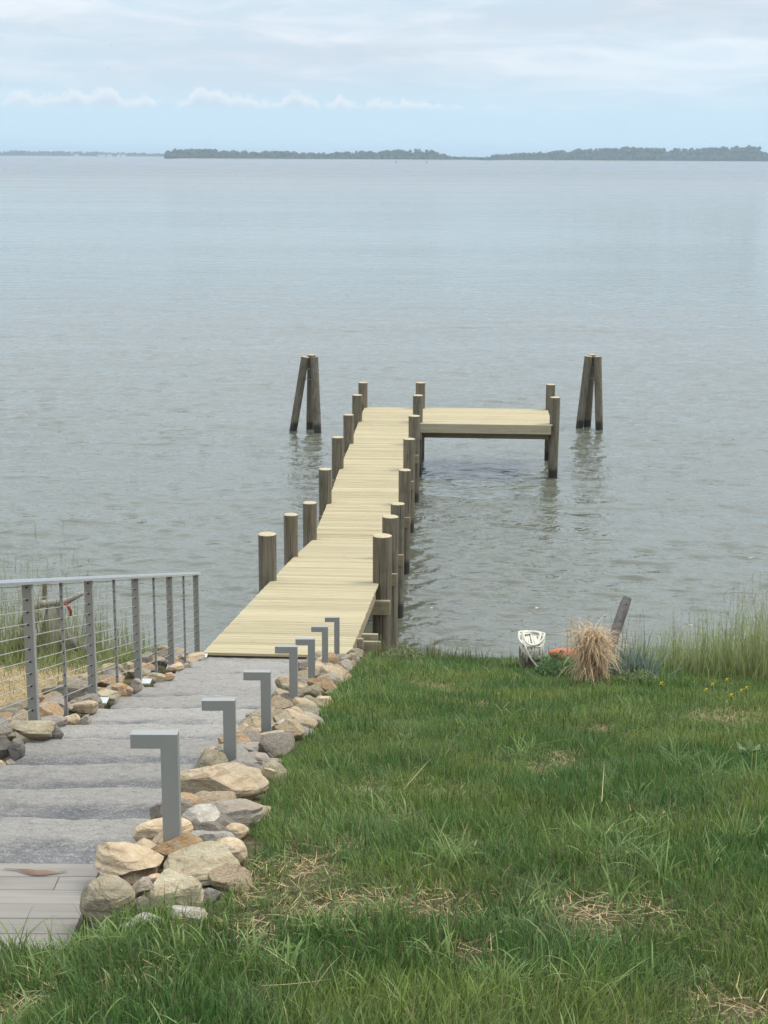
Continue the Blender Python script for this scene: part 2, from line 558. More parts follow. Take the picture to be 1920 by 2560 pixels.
def mat_blade(name, trans=0.42, rough=0.45):
    m, t = material(name)
    a = t.n('ShaderNodeAttribute', attribute_name='Col')
    p = t.n('ShaderNodeBsdfPrincipled', {'Base Color': a.outputs['Color'], 'Roughness': rough})
    p.inputs['Specular IOR Level'].default_value = 0.3
    tr = t.n('ShaderNodeBsdfTranslucent', {'Color': a.outputs['Color']})
    mx = t.n('ShaderNodeMixShader', {0: trans, 1: p.outputs[0], 2: tr.outputs[0]})
    t.n('ShaderNodeOutputMaterial', {'Surface': mx.outputs[0]})
    return m


M['blade'] = mat_blade('grass_blade')
M['straw'] = mat_blade('dry_straw', 0.2, 0.7)


def mat_ground():
    m, t = material('soil_and_thatch')
    ge = t.n('ShaderNodeNewGeometry')
    n1 = t.noise(ge.outputs['Position'], 1.7, 5)
    n2 = t.noise(ge.outputs['Position'], 22, 6, 0.7)
    n3 = t.noise(ge.outputs['Position'], 90, 4, 0.7)
    c = t.mix(t.sstep(n1, 0.35, 0.65), (0.045, 0.05, 0.02), (0.10, 0.085, 0.045))
    c = t.mix(t.sstep(n2, 0.45, 0.7), c, (0.20, 0.155, 0.085))
    x = t.n('ShaderNodeSeparateXYZ', {0: ge.outputs['Position']}).outputs[0]
    left = t.sstep(x, -2.3, -2.7)
    cl = t.mix(t.sstep(n2, 0.3, 0.7), (0.11, 0.08, 0.045), (0.30, 0.21, 0.11))
    c = t.mix(left, c, cl)
    finish(t, c, 0.95, t.m('ADD', n2, t.m('MULTIPLY', n3, 0.4)), 0.7, 0.03, 0.1)
    return m


M['ground'] = mat_ground()


def mat_water():
    m, t = material('estuary_water')
    ge = t.n('ShaderNodeNewGeometry')
    pos = ge.outputs['Position']
    def wave(sx, sy, detail, amp, ridge=True, dist=0.7):
        n_ = t.noise(t.n('ShaderNodeVectorMath', {0: pos, 1: (sx, sy, 1)}, operation='MULTIPLY').outputs[0], 1.0, detail, 0.55, dist)
        if ridge:
            n_ = t.m('SUBTRACT', 1.0, t.m('ABSOLUTE', t.m('MULTIPLY_ADD', n_, 2.0, -1.0)))
        return t.m('MULTIPLY', n_, amp)
    big = t.noise(t.n('ShaderNodeVectorMath', {0: pos, 1: (0.006, 0.03, 1)}, operation='MULTIPLY').outputs[0], 1.0, 5, 0.6, 0.4)
    wind = t.sstep(big, 0.34, 0.66)
    h = wave(3.4, 4.6, 2, 0.019)
    h = t.m('ADD', h, wave(1.5, 2.1, 2, 0.044))
    h = t.m('ADD', h, wave(0.55, 0.85, 2, 0.034))
    h = t.m('ADD', h, wave(0.18, 0.30, 2, 0.15))
    h = t.m('ADD', h, wave(0.05, 0.10, 2, 0.36))
    h = t.m('ADD', h, wave(0.010, 0.03, 3, 0.7, False))
    b = t.n('ShaderNodeBump', {'Height': h, 'Distance': 1.0})
    t.set(b.inputs['Strength'], t.m('ADD', 0.6, t.m('MULTIPLY', wind, 0.4)))
    p = t.n('ShaderNodeBsdfPrincipled')
    openw = t.sstep(t.n('ShaderNodeSeparateXYZ', {0: pos}).outputs[1], 120.0, 900.0)      # choppier out in the open reach
    t.set(p.inputs['Base Color'], t.mix(openw, t.mix(wind, (0.108, 0.110, 0.074), (0.118, 0.124, 0.092)), (0.115, 0.135, 0.135)))
    t.set(p.inputs['Roughness'], t.m('ADD', t.m('MULTIPLY', openw, 0.24), t.m('ADD', 0.03, t.m('MULTIPLY', wind, 0.03))))
    p.inputs['IOR'].default_value = 1.52
    p.inputs['Specular IOR Level'].default_value = 0.5
    t.set(p.inputs['Normal'], b.outputs[0])
    t.n('ShaderNodeOutputMaterial', {'Surface': p.outputs[0]})
    return m


M['water'] = mat_water()


def mat_forest():
    m, t = material('far_foliage')
    ge = t.n('ShaderNodeNewGeometry')
    n = t.noise(ge.outputs['Position'], 0.35, 6, 0.7)
    n2 = t.noise(ge.outputs['Position'], 0.05, 3, 0.5)
    c = t.mix(t.sstep(n, 0.32, 0.68), (0.022, 0.040, 0.016), (0.07, 0.105, 0.035))
    c = t.mix(t.m('MULTIPLY', n2, 0.5), c, (0.06, 0.085, 0.035))
    finish(t, c, 0.9, n, 0.8, 1.5, 0.1)
    return m


M['forest'] = mat_forest()
M['sand'] = mat_plain('pale_sand', (0.22, 0.20, 0.14), 0.9, var=0.15)
M['leaf'] = mat_blade('leaf_green', 0.3, 0.45)

# ------------------------------------------------------------------ ground
def build_ground():
    xs = np.concatenate([np.linspace(-70, -8, 20)[:-1], np.linspace(-8, 8, 150), np.linspace(8, 70, 20)[1:]])
    ys = np.concatenate([np.linspace(-25, 2, 14)[:-1], np.linspace(2, 24, 190), np.linspace(24, 30, 6)[1:]])
    X, Y = np.meshgrid(xs, ys)
    Z = ground_z(X, Y)
    V = np.stack([X, Y, Z], -1).reshape(-1, 3)
    nx, ny = len(xs), len(ys)
    i = np.arange(nx * ny).reshape(ny, nx)
    q = np.stack([i[:-1, :-1], i[:-1, 1:], i[1:, 1:], i[1:, :-1]], -1).reshape(-1, 4)
    T = np.concatenate([q[:, [0, 1, 2]], q[:, [0, 2, 3]]])
    o = fast_mesh('ground', V, T, M['ground'])
    o.data.polygons.foreach_set('use_smooth', [True] * len(o.data.polygons))
    tag(o, 'sloping shore bank of soil and thatch under the lawn', kind='structure')


build_ground()

# ------------------------------------------------------------------ water: real wind waves near, calmer mesh far out
def build_water():
    r = np.random.default_rng(4)
    ys = [17.5]
    while ys[-1] < 9200:
        d = ys[-1]
        ys.append(d + max(0.075, 0.0029 * d if d < 150 else 0.0029 * 150 + 0.03 * (d - 150)))
    ys = np.array(ys)
    u = np.linspace(-1, 1, 400)
    u = 0.26 * u + 0.24 * u ** 3 + 0.50 * u ** 7
    hw = 0.75 * ys + 14
    X = u[None, :] * hw[:, None]
    Y = np.repeat(ys[:, None], len(u), 1)
    Z = np.zeros_like(X)
    dy = np.gradient(ys)
    wob = [fbm(X * 0.13, Y * 0.13, k * 5, 2) * 5 for k in range(4)]
    near = ys < 150
    for k in range(56):
        lam = 0.30 * (5.0 ** (r.random()))        # 0.3 .. 1.5 m
        th = r.normal(0.12, 0.70)                 # crests lie roughly across the view
        kx, ky = math.sin(th) * 2 * math.pi / lam, math.cos(th) * 2 * math.pi / lam
        a = 0.0036 * lam ** 0.7
        damp = np.clip((lam / (dy * 2.4) - 1.0), 0, 1)[:, None] * (1 - smooth(ys, 45, 140))[:, None]
        ph = kx * X + ky * Y + r.random() * 6.28 + wob[k % 4]
        Z += a * damp * (np.sin(ph) + 0.25 * np.sin(2 * ph + 0.6))
    patch = 0.55 + 0.9 * fbm(X * 0.035, Y * 0.09, 77, 3)
    Z *= patch
    V = np.stack([X, Y, Z], -1).reshape(-1, 3)
    ny, nx = X.shape
    i = np.arange(nx * ny).reshape(ny, nx)
    q = np.stack([i[:-1, :-1], i[:-1, 1:], i[1:, 1:], i[1:, :-1]], -1).reshape(-1, 4)
    T = np.concatenate([q[:, [0, 1, 2]], q[:, [0, 2, 3]]])
    o = fast_mesh('water', V, T, M['water'])
    o.data.polygons.foreach_set('use_smooth', [True] * len(o.data.polygons))
    tag(o, 'grey-green rippled estuary water reaching to the far shore', kind='structure')


build_water()

# ------------------------------------------------------------------ far shores and islands
_bm = bmesh.new(); bmesh.ops.create_icosphere(_bm, subdivisions=2, radius=1)
ICO2 = (np.array([v.co[:] for v in _bm.verts]), np.array([[v.index for v in f.verts] for f in _bm.faces])); _bm.free()
_bm = bmesh.new(); bmesh.ops.create_icosphere(_bm, subdivisions=4, radius=1)
ICO4 = (np.array([v.co[:] for v in _bm.verts]), np.array([[v.index for v in f.verts] for f in _bm.faces])); _bm.free()
_bm = bmesh.new(); bmesh.ops.create_icosphere(_bm, subdivisions=5, radius=1)
ICO5 = (np.array([v.co[:] for v in _bm.verts]), np.array([[v.index for v in f.verts] for f in _bm.faces])); _bm.free()


def forest(name, label, D, profile, seed, depth=120, step=5.0):
    """wooded shore; profile = list of (photo x, tree height m)"""
    r = np.random.default_rng(seed)
    px = np.array([p[0] for p in profile], float); ht = np.array([p[1] for p in profile], float)
    xs0 = (px - CX) / FPX * D / math.cos(PITCH) * 0.99
    V, T, n = [], [], 0
    base, tri = ICO2
    x = xs0[0]
    while x < xs0[-1]:
        h0 = np.interp(x, xs0, ht) * 1.3
        for row in range(4):
            h = h0 * (0.72 + 0.42 * r.random()) * (0.55 if row == 0 else 1.0)
            if h0 < 4 and r.random() < 0.5:
                continue
            rad = max(1.2, min(h * 0.42, 2.2 + 3.6 * r.random()))
            cx = x + r.normal(0, 2.5); cy = D + 5 + row * depth / 4 + r.random() * 12
            for b in range(3):
                rr = rad * (0.6 + 0.45 * r.random())
                bx = cx + r.normal(0, rad * 0.5); by = cy + r.normal(0, rad * 0.4)
                bz = max(h - rr * (0.9 + 1.1 * r.random()), rr * 0.4)
                vv = base * (1 + r.normal(0, 0.16, (len(base), 1))) * [rr, rr, rr * 0.95] + [bx, by, bz]
                V.append(vv); T.append(tri + n); n += len(base)
            vv = base * (1 + r.normal(0, 0.12, (len(base), 1))) * [rad * 1.2, rad, h * 0.42] + [cx, cy, h * 0.38]
            V.append(vv); T.append(tri + n); n += len(base)
        x += step * (0.7 + 0.6 * r.random())
    o = fast_mesh(name, np.concatenate(V), np.concatenate(T), M['forest'])
    return tag(o, label, 'woodland', kind='stuff')


def land(name, label, D, xa, xb, depth, height, seed, mat):
    s = D / FPX / math.cos(PITCH) * 0.99
    x0, x1 = (xa - CX) * s, (xb - CX) * s
    n = 60
    V, F = [], []
    for i in range(n + 1):
        x = x0 + (x1 - x0) * i / n
        e = min(1, min(i, n - i) / 4 + 0.15)
        j = 6 * math.sin(i * 1.3 + seed) + 5 * math.sin(i * 2.9 + seed)
        V += [(x, D - 6 + j, -0.4), (x, D + 4 + j, height * e), (x, D + depth * 0.6, height * 1.3 * e), (x, D + depth, -0.4)]
    for i in range(n):
        for k in range(3):
            a = i * 4 + k
            F.append((a, a + 4, a + 5, a + 1))
    o = mesh_obj(name, V, F, mat, smooth_sh=True)
    return tag(o, label, kind='structure')


land('island', 'low sandy edge of the wooded island across the water', 3050, 428, 1216, 220, 1.5, 1, M['sand'])
land('island', 'low sandy edge of the wooded island at right', 3150, 1195, 2120, 260, 1.5, 2, M['sand'])
land('far_shore', 'hazy far shore at left beyond the island', 5200, -420, 470, 300, 1.6, 3, M['sand'])
land('far_shore', 'very faint shore on the horizon behind the islands', 7600, -600, 2500, 400, 1.6, 4, M['sand'])
forest('island_woods', 'dark green wooded island in the middle of the horizon', 3080,
       [(432, 12.5), (440, 15), (520, 15), (600, 12), (700, 12.5), (790, 10), (860, 11.5), (950, 14), (1020, 16), (1075, 15), (1100, 10), (1115, 6.5), (1150, 5.5), (1200, 5.2), (1216, 5.0)], 1)
forest('island_woods', 'taller wooded island on the horizon at right', 3180,
       [(1212, 5), (1222, 9), (1240, 9.5), (1300, 12), (1370, 15), (1440, 18), (1500, 19.5), (1560, 21), (1620, 19.5), (1700, 19.5), (1760, 21), (1830, 23), (1868, 24), (1885, 12), (1900, 9), (1920, 11), (2100, 12)], 2)
forest('far_woods', 'blue hazy tree line on the far shore at left', 5230,
       [(-400, 13), (0, 12), (60, 14), (200, 12.5), (300, 11.5), (430, 9.5), (465, 9)], 3, step=11)
forest('far_woods', 'faintest tree line on the horizon behind the islands', 7650,
       [(-550, 9), (600, 8), (1120, 7), (1200, 6), (2450, 9)], 4, step=60)

for i, px in enumerate((272, 282, 296, 318, 330, 217)):
    D = 5150
    X = (px - CX) * D / FPX / math.cos(PITCH) * 0.99
    h = empty('far_house', (X, D + 16, 1.0))
    w = 4.5 + 1.5 * (i % 3)
    mesh_obj('wall', *box_vf(-w, w, -5, 5, 0, 5.2), M['white_house'], h)
    mesh_obj('roof', [(-w - .5, -5.5, 5.22), (w + .5, -5.5, 5.22), (w + .5, 5.5, 5.22), (-w - .5, 5.5, 5.22), (-w - .5, 0, 8), (w + .5, 0, 8)],
             [(0, 1, 5, 4), (2, 3, 4, 5), (0, 4, 3), (1, 2, 5), (0, 3, 2, 1)], M['roof'], h)
    tag(h, 'tiny white house among the trees on the hazy left shore', 'house', 'white houses on the far left shore')


def channel_marker(px, D, label):
    X = (px - CX) * D / FPX / math.cos(PITCH) * 0.99
    b = empty('channel_marker', (X, D, 0))
    V, F = tube_vf([(0, 0, -0.6), (0, 0, 0.5), (0, 0, 0.55)], [1.0, 1.0, 0.7], 14)
    mesh_obj('float', V, F, M['marker'], b)
    parts = [tube_vf([(0.55 * math.cos(a), 0.55 * math.sin(a), 0.5), (0.22 * math.cos(a), 0.22 * math.sin(a), 2.5)], 0.1, 6) for a in (0.5, 2.07, 3.64, 5.2)]
    mesh_obj('tower', *merge(parts), M['marker'], b)
    mesh_obj('daymark', *box_vf(-0.45, 0.45, -0.05, 0.05, 1.3, 2.3), M['marker'], b)
    mesh_obj('lantern', *tube_vf([(0, 0, 2.4), (0, 0, 3.0)], [0.22, 0.16], 8), M['marker'], b)
    tag(b, label, 'buoy', 'channel markers far out on the water')


channel_marker(984, 1950, 'left of two tiny dark channel markers below the wooded island')
channel_marker(1058, 1950, 'right of two tiny dark channel markers, below the gap between islands')

# ------------------------------------------------------------------ the dock
HEAD = math.atan(0.0508)
ROWS = [  # optical depth of each pair of pilings, photo x of the left / right top, y of the top, radii
    (24.03, 666.9, 956.3, 1336.9, 0.148, 0.150),
    (27.82, 726.3, 976.4, 1290.0, 0.128, 0.150),
    (31.50, 773.8, 994.6, 1257.0, 0.149, 0.144),
    (34.86, 812.6, 1012.1, 1173.6, 0.147, 0.141),
    (38.76, 843.9, 1023.3, 1100.3, 0.150, 0.152),
    (42.15, 871.0, 1036.0, 1040.0, 0.143, 0.160),
    (45.66, 892.7, 1045.0, 989.5, 0.150, 0.155),
    (48.20, 907.3, 1051.5, 955.0, 0.150, 0.152)]
pl = []
for zc, xl, xr, yt, rl, rr in ROWS:
    m_ = P((xl + xr) / 2, yt, zc)
    pl.append(m_)
ORG = Vector((pl[0].x, pl[0].y, 0))
us = Vector((math.sin(HEAD), math.cos(HEAD), 0)); ut = Vector((math.cos(HEAD), -math.sin(HEAD), 0))
S = [(p - ORG).dot(us) for p in pl]
DECK = [CAM_Z - 6.61, CAM_Z - 7.215] + [CAM_Z - 7.82] * 6
TOP = [CAM_Z - 5.84, CAM_Z - 6.43] + [CAM_Z - 7.02] * 6
S0 = -6.35                                     # shore end of the ramp
Z0 = CAM_Z - 5.70
dock = empty('dock', (ORG.x, ORG.y, 0), -HEAD)
tag(dock, 'new pine dock with round pilings, sloping ramp and side platform over the water', 'dock')


def deck_z(s):
    return float(np.interp(s, [S0, S[0], S[1], S[2], S[7] + 1], [Z0, DECK[0], DECK[1], DECK[2], DECK[2]]))


def centre_t(s):
    return float(np.interp(s, S, [(p - ORG).dot(ut) for p in pl]))


def plank_data(name, w, d):
    v, f = bevel_box(-w / 2, w / 2, -d / 2, d / 2, -0.036, 0, 0.004)
    me = bpy.data.meshes.new(name)
    me.from_pydata([tuple(p) for p in v], [], f)
    me.materials.append(M['deck'])
    return me


PW = 0.1395
pd_main = plank_data('plank', 1.73, PW - 0.012)
s = S0 + PW / 2
end = S[7] + 0.12
while s < end:
    z = deck_z(s)
    slope = (deck_z(s + 0.02) - deck_z(s - 0.02)) / 0.04
    o = link('plank', pd_main, dock, (centre_t(s) + random.uniform(-0.006, 0.006), s, z + random.uniform(-0.0015, 0.0015)))
    o.rotation_euler = (math.atan(slope), 0, random.uniform(-0.001, 0.001))
    s += PW + random.choice((0, 0, 0, 0.002, 0.005, 0.010))
T0, T1 = 0.885, 5.0                           # side platform, from the walkway to its outer pilings
pt7 = P(1388, 995.7, 45.45); pt8 = P(1377, 961.5, 48.0)
t7 = (pt7 - ORG).dot(ut); t8 = (pt8 - ORG).dot(ut)
T1 = t7 - 0.06
pd_side = plank_data('plank', T1 - T0, PW - 0.006)
s = S[6] - 0.12
while s < S[7] + 0.14:
    link('plank', pd_side, dock, ((T0 + T1) / 2 + random.uniform(-0.008, 0.008), s, DECK[7] - 0.002 + random.uniform(-0.0015, 0.0015)))
    s += PW


def piling_at(t, s, top, rad, name='piling', parent=dock, lean=(0, 0), bottom=-2.2):
    n = 20
    ph = random.random() * 6.28
    V, F = [], []
    zs = np.linspace(bottom, top, 9)
    for i, z in enumerate(zs):
        q = i / 8
        rr = rad * (0.90 + 0.10 * q)
        for k in range(n):
            a = 2 * math.pi * k / n
            w = rr * (1 + 0.022 * math.sin(2 * a + ph) + 0.014 * math.sin(5 * a + ph * 2 + q * 3) + 0.008 * random.uniform(-1, 1))
            V.append((w * math.cos(a), w * math.sin(a), z - top))
    for i in range(8):
        for k in range(n):
            k2 = (k + 1) % n
            F.append((i * n + k, i * n + k2, (i + 1) * n + k2, (i + 1) * n + k))
    F.append(tuple(range(n - 1, -1, -1)))
    o = mesh_obj(name, V, F, M['piling'], parent, True, (t + lean[0], s + lean[1], top))
    cap = [(v[0] * 0.995, v[1] * 0.995, v[2]) for v in V[-n:]] + [(0.0, 0.0, 0.004)] + [(v[0] * 0.93, v[1] * 0.93, 0.006) for v in V[-n:]]
    cf = [(k, (k + 1) % n, n + 1 + (k + 1) % n, n + 1 + k) for k in range(n)] + [(n + 1 + k, n + 1 + (k + 1) % n, n) for k in range(n)]
    mesh_obj('cut_top', cap, cf, M['endgrain'], o)
    return o


for i, (zc, xl, xr, yt, rl, rr) in enumerate(ROWS):
    for x, r_ in ((xl, rl), (xr, rr)):
        p = P(x, yt, zc)
        piling_at((p - ORG).dot(ut), S[i], TOP[i] + random.uniform(-0.012, 0.012), r_)
piling_at(t7, (pt7 - ORG).dot(us), TOP[6], 0.147)
piling_at(t8, (pt8 - ORG).dot(us), TOP[7], 0.147)


def timber(name, x0, x1, y0, y1, z0, z1, mat=None, par=None):
    return mesh_obj(name, *bevel_box(x0, x1, y0, y1, z0, z1, 0.006), mat or M['timber'], par or dock)


def bolt(par, x, y, z, r_=0.02):
    V, F = tube_vf([(x, y, z), (x, y - 0.022, z)], r_, 6)
    mesh_obj('bolt', V, F, M['bolt'], par)


for i in range(8):
    ct = (pl[i] - ORG).dot(ut)
    for sgn in (-1, 1):
        y = S[i] + sgn * 0.17
        zt = deck_z(y) - 0.036 - 0.235
        cb = timber('cap_beam', ct - 1.05, ct + 1.05, y - 0.037, y + 0.037, zt - 0.235, zt)
        if sgn < 0 and i < 4:
            for t_ in (-0.90, 0.90):
                bolt(cb, ct + t_, y - 0.037, zt - 0.06)
                bolt(cb, ct + t_ + 0.03, y - 0.037, zt - 0.175)
for k, tt in enumerate((-0.80, -0.27, 0.27, 0.80)):
    for a, b in ((S0 + 0.15, S[0]), (S[0], S[1]), (S[1], S[2]), (S[2], S[7] + 0.1)):
        za, zb = deck_z(a) - 0.037, deck_z(b) - 0.037
        xa, xb = centre_t(a) + tt, centre_t(b) + tt
        V = [(xa - .021, a, za - .235), (xa + .021, a, za - .235), (xb + .021, b, zb - .235), (xb - .021, b, zb - .235),
             (xa - .021, a, za), (xa + .021, a, za), (xb + .021, b, zb), (xb - .021, b, zb)]
        mesh_obj('stringer', V, BOXF, M['timber'], dock)
# side platform framing
sy = S[6] - 0.215
timber('fascia_board', T0 + 0.02, t7 - 0.11, sy - 0.022, sy + 0.022, DECK[7] - 0.285, DECK[7] - 0.004, M['fascia'])
timber('platform_beam', T0 + 0.05, t7 + 0.02, S[6] + 0.30, S[6] + 0.38, DECK[7] - 0.53, DECK[7] - 0.28, M['timber'])
timber('platform_beam', T0 + 0.05, t7 + 0.02, S[7] - 0.05, S[7] + 0.03, DECK[7] - 0.53, DECK[7] - 0.28, M['timber'])
for k in range(9):
    x = T0 + 0.1 + k * (T1 - T0 - 0.2) / 8
    timber('joist', x - .021, x + .021, sy + 0.03, S[7] + 0.14, DECK[7] - 0.275, DECK[7] - 0.042)
# stepped retaining boards at the shore end of the ramp
timber('abutment_board', 0.875, 1.16, S0 + 1.30, S0 + 1.345, CAM_Z - 6.9, CAM_Z - 5.95)
timber('abutment_board', 0.875, 0.955, S0 + 1.10, S0 + 1.145, CAM_Z - 6.9, CAM_Z - 5.85)
timber('abutment_board', 0.90, 1.11, S0 + 1.62, S0 + 1.665, CAM_Z - 6.9, CAM_Z - 5.955)
timber('abutment_board', -1.20, 0.40, S0 + 0.30, S0 + 0.345, CAM_Z - 6.9, Z0 - 0.30)


# mooring dolphins: three battered piles wired together
def dolphin(piles, zc, label):
    base = P(piles[0][2], piles[0][3], zc)
    root = empty('mooring_dolphin', (base.x, base.y, 0))
    tag(root, label, 'mooring piles', 'mooring dolphins beyond the dock')
    tops = []
    for xt, yt, xb, yb, dz, back in piles:
        b = P(xb, yb, 9.46 / (2.562e-4 * max(yb - 388 - (xb - 960) * math.sin(ROLL), 5)))
        b.z = 0
        dr = ray(xt, yt)
        t_ = CAM + dr * (base.y / dr.y)
        t_ = Vector((t_.x, base.y + back, t_.z + dz))
        d = (b - t_)
        bot = b + d * 0.9
        pts = [t_ + (bot - t_) * q for q in np.linspace(0, 1, 8)]
        V, F = tube_vf([p - root.location for p in reversed(pts)], [0.140 * (0.93 + 0.07 * q) for q in np.linspace(0, 1, 8)], 18, False)
        o = mesh_obj('pile', V, F, M['piling'], root, True)
        n = 18
        last = V[-n:]
        c = sum((Vector(v) for v in last), Vector()) / n
        mesh_obj('cut_top', [tuple(v) for v in last] + [tuple(c + Vector((0, 0, 0.006)))], [(k, (k + 1) % n, n) for k in range(n)], M['endgrain'], o)
        tops.append((t_ - root.location, b - root.location))
    for q in (0.16, 0.30):
        pts = [a + (b - a) * q for a, b in tops]
        mesh_obj('binding_wire', *tube_vf(pts + [pts[0]], 0.012, 6), M['bolt'], root)
    return root


dolphin([(763, 892, 733, 1076, 0, 0.0), (778, 889, 775, 1073, 0.0, 0.22), (785.5, 893, 794, 1081, 0, -0.02)], 53.6,
        'tripod of three leaning wooden mooring piles standing in water left of the dock')
dolphin([(1471.5, 890, 1448.4, 1070, 0, 0.0), (1482, 888, 1468, 1067, 0.0, 0.22), (1493.8, 891, 1498, 1073, 0, -0.02)], 54.3,
        'tripod of three leaning wooden mooring piles right of the side platform')

# ------------------------------------------------------------------ wooden landing
LZ = CAM_Z - 2.552
landing = empty('wooden_landing', (-1.8, 4.6, LZ))
tag(landing, 'grey wood-grain board landing at the head of the stone steps', 'landing')
rowsY = 5.165
k = 0
for k in range(6):
    y1 = rowsY - k * 0.104
    y0 = y1 - 0.101
    seams = {0: [], 1: [-1.17], 2: [-1.42], 3: [], 4: [-1.75], 5: [-1.3], 6: [-2.0]}.get(k, [-1.5 - 0.1 * (k % 4)])
    xs = [-2.75] + seams + [-1.035]
    for a, b in zip(xs[:-1], xs[1:]):
        mesh_obj('board', *bevel_box(a + 0.0012 + 1.8, b - 0.0012 + 1.8, y0 - 4.6, y1 - 4.6, -0.025, random.uniform(-0.0006, 0.0006), 0.0018), M['composite'], landing)
mesh_obj('frame', *box_vf(-0.93, 0.745, -0.05, 0.55, -0.2, -0.027), M['dark'], landing)

# ------------------------------------------------------------------ stone slab steps
EDGE = [5.17, 6.1, 6.9, 7.75, 8.9, 9.7, 10.8, 11.9, 12.65, 13.55, 14.3, 15.0, 16.0, 17.12]
ORD = ['first', 'second', 'third', 'fourth', 'fifth', 'sixth', 'seventh', 'eighth', 'ninth', 'tenth', 'eleventh', 'twelfth', 'thirteenth']
LEFTX = [-2.25, -2.24, -2.23, -2.23, -2.23, -2.18, -2.18, -2.185, -2.11, -2.10, -2.14, -2.145, -2.09]
RIGHTX = [-1.01, -1.0, -0.93, -0.94, -0.95, -0.93, -0.88, -0.90, -0.87, -0.86, -0.85, -0.83, -0.80]
for k in range(13):
    y0, y1 = EDGE[k] - 0.10, EDGE[k + 1]
    L = y1 - y0
    xa, xb = LEFTX[k], RIGHTX[k]
    W = xb - xa
    nx, ny = 44, 26
    r = np.random.default_rng(100 + k)
    uu, vv = np.meshgrid(np.linspace(-1, 1, nx), np.linspace(-1, 1, ny))
    uu = np.sign(uu) * np.abs(uu) ** 0.8; vv = np.sign(vv) * np.abs(vv) ** 0.8
    jx = 0.03 * (fbm(vv * 3 + 9 * k, uu * 0 + k, 5) - 0.5) * 2 * np.abs(uu) ** 4
    jy = 0.022 * (fbm(uu * 6 + 7 * k, vv * 0 + k, 6, 5) - 0.5) * 2 * np.abs(vv) ** 4
    X = uu * W / 2 + jx + 0.0; Y = vv * L / 2 + jy
    ed = np.maximum(np.abs(uu), np.abs(vv))
    Z = -0.03 * (Y + 0) + 0.005 * (fbm(X * 3 + k * 5, Y * 4 + k, 7) - 0.5) * 2 + 0.009 * (fbm(X * 13 + k * 5, Y * 18 + k, 8) - 0.5) * 2
    Z -= 0.012 * smooth(ed, 0.965, 1.0) * (0.4 + 1.2 * vnoise(X * 9, Y * 9 + k * 3, 12))
    topz = CAM_Z - float(hline(y1)) + 0.03 * L / 2 + 0.010
    V = [(X[j, i], Y[j, i], Z[j, i]) for j in range(ny) for i in range(nx)]
    F = [(j * nx + i, j * nx + i + 1, (j + 1) * nx + i + 1, (j + 1) * nx + i) for j in range(ny - 1) for i in range(nx - 1)]
    ring = [i for i in range(nx)] + [j * nx + nx - 1 for j in range(1, ny)] + [(ny - 1) * nx + i for i in range(nx - 2, -1, -1)] + [j * nx for j in range(ny - 2, 0, -1)]
    prev = ring
    for lev, (dz, out) in enumerate(((0.05, 1.006), (0.12, 1.0), (0.2, 0.985))):
        cur = []
        for q in ring:
            x, y, z = V[q]
            cur.append(len(V))
            V.append((x * out + r.normal(0, 0.006), y * out + r.normal(0, 0.008), z - dz + r.normal(0, 0.006)))
        n = len(ring)
        for i in range(n):
            F.append((prev[i], cur[i], cur[(i + 1) % n], prev[(i + 1) % n]))
        prev = cur
    F.append(tuple(prev))
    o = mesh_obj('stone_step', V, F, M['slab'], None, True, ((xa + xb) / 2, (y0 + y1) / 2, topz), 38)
    o.rotation_euler = (r.normal(0, 0.004), r.normal(0, 0.006), r.normal(0, 0.01))
    where = 'just below the wooden landing' if k == 0 else ('against the foot of the dock ramp' if k == 12 else f'{ORD[k]} step down from the wooden landing')
    tag(o, f'rough blue-grey stone slab step, {where}', 'step', 'stone slab steps')

# ------------------------------------------------------------------ path lights
LAMPS = [(443.0, 1837.0, 5.44), (587.3, 1752.0, 7.69), (675.6, 1681.0, 9.50), (742.9, 1617.5, 11.47), (787.3, 1598.4, 13.16), (819.9, 1567.6, 15.29), (848.8, 1544.0, 17.40)]
lamp_post = bevel_box(-0.062, 0, 0, 0.05, -0.62, 0, 0.0008)
lamp_arm = bevel_box(-0.169, -0.03, 0.0003, 0.0497, -0.0535, -0.0003, 0.0008)
lamp_lens = box_vf(-0.150, -0.075, 0.010, 0.040, -0.0575, -0.0540)


def me_from(name, vf, mat):
    me = bpy.data.meshes.new(name)
    me.from_pydata([tuple(v) for v in vf[0]], [], [tuple(f) for f in vf[1]])
    me.materials.append(mat)
    return me


lp, la, ll = me_from('post', lamp_post, M['lamp']), me_from('arm', lamp_arm, M['lamp']), me_from('lens', lamp_lens, M['lens'])
LORD = ['nearest and largest', 'second nearest', 'third nearest', 'fourth, middle', 'third farthest', 'second farthest', 'farthest and smallest']
for i, (x, y, zc) in enumerate(LAMPS):
    p = P(x, y, zc)
    o = empty('path_light', p, random.uniform(-0.02, 0.02))
    link('post', lp, o)
    a = link('arm', la, o)
    link('lens', ll, a)
    tag(o, f'{LORD[i]} grey L-shaped path light beside the stone steps', 'path light', 'path lights along the steps')

# ------------------------------------------------------------------ cable railing
railing = empty('cable_railing', (-2.25, 9.2, CAM_Z - 3.57))
tag(railing, 'grey metal cable railing with flat handrail along left side of steps', 'railing')
POSTS = [(-2.27, 7.32), (-2.265, 9.27), (-2.262, 11.19), (-2.22, 13.05), (-2.19, 14.93), (-2.155, 16.77)]


def post_h(d):                      # foot and top of the railing at distance d
    zf = CAM_Z - (3.57 + (5.61 - 3.57) * (d - 9.23) / (16.77 - 9.23))
    return zf, zf + 0.955


rp = Vector(railing.location)
hole_z = [0.075 + 0.0825 * i for i in range(11)]


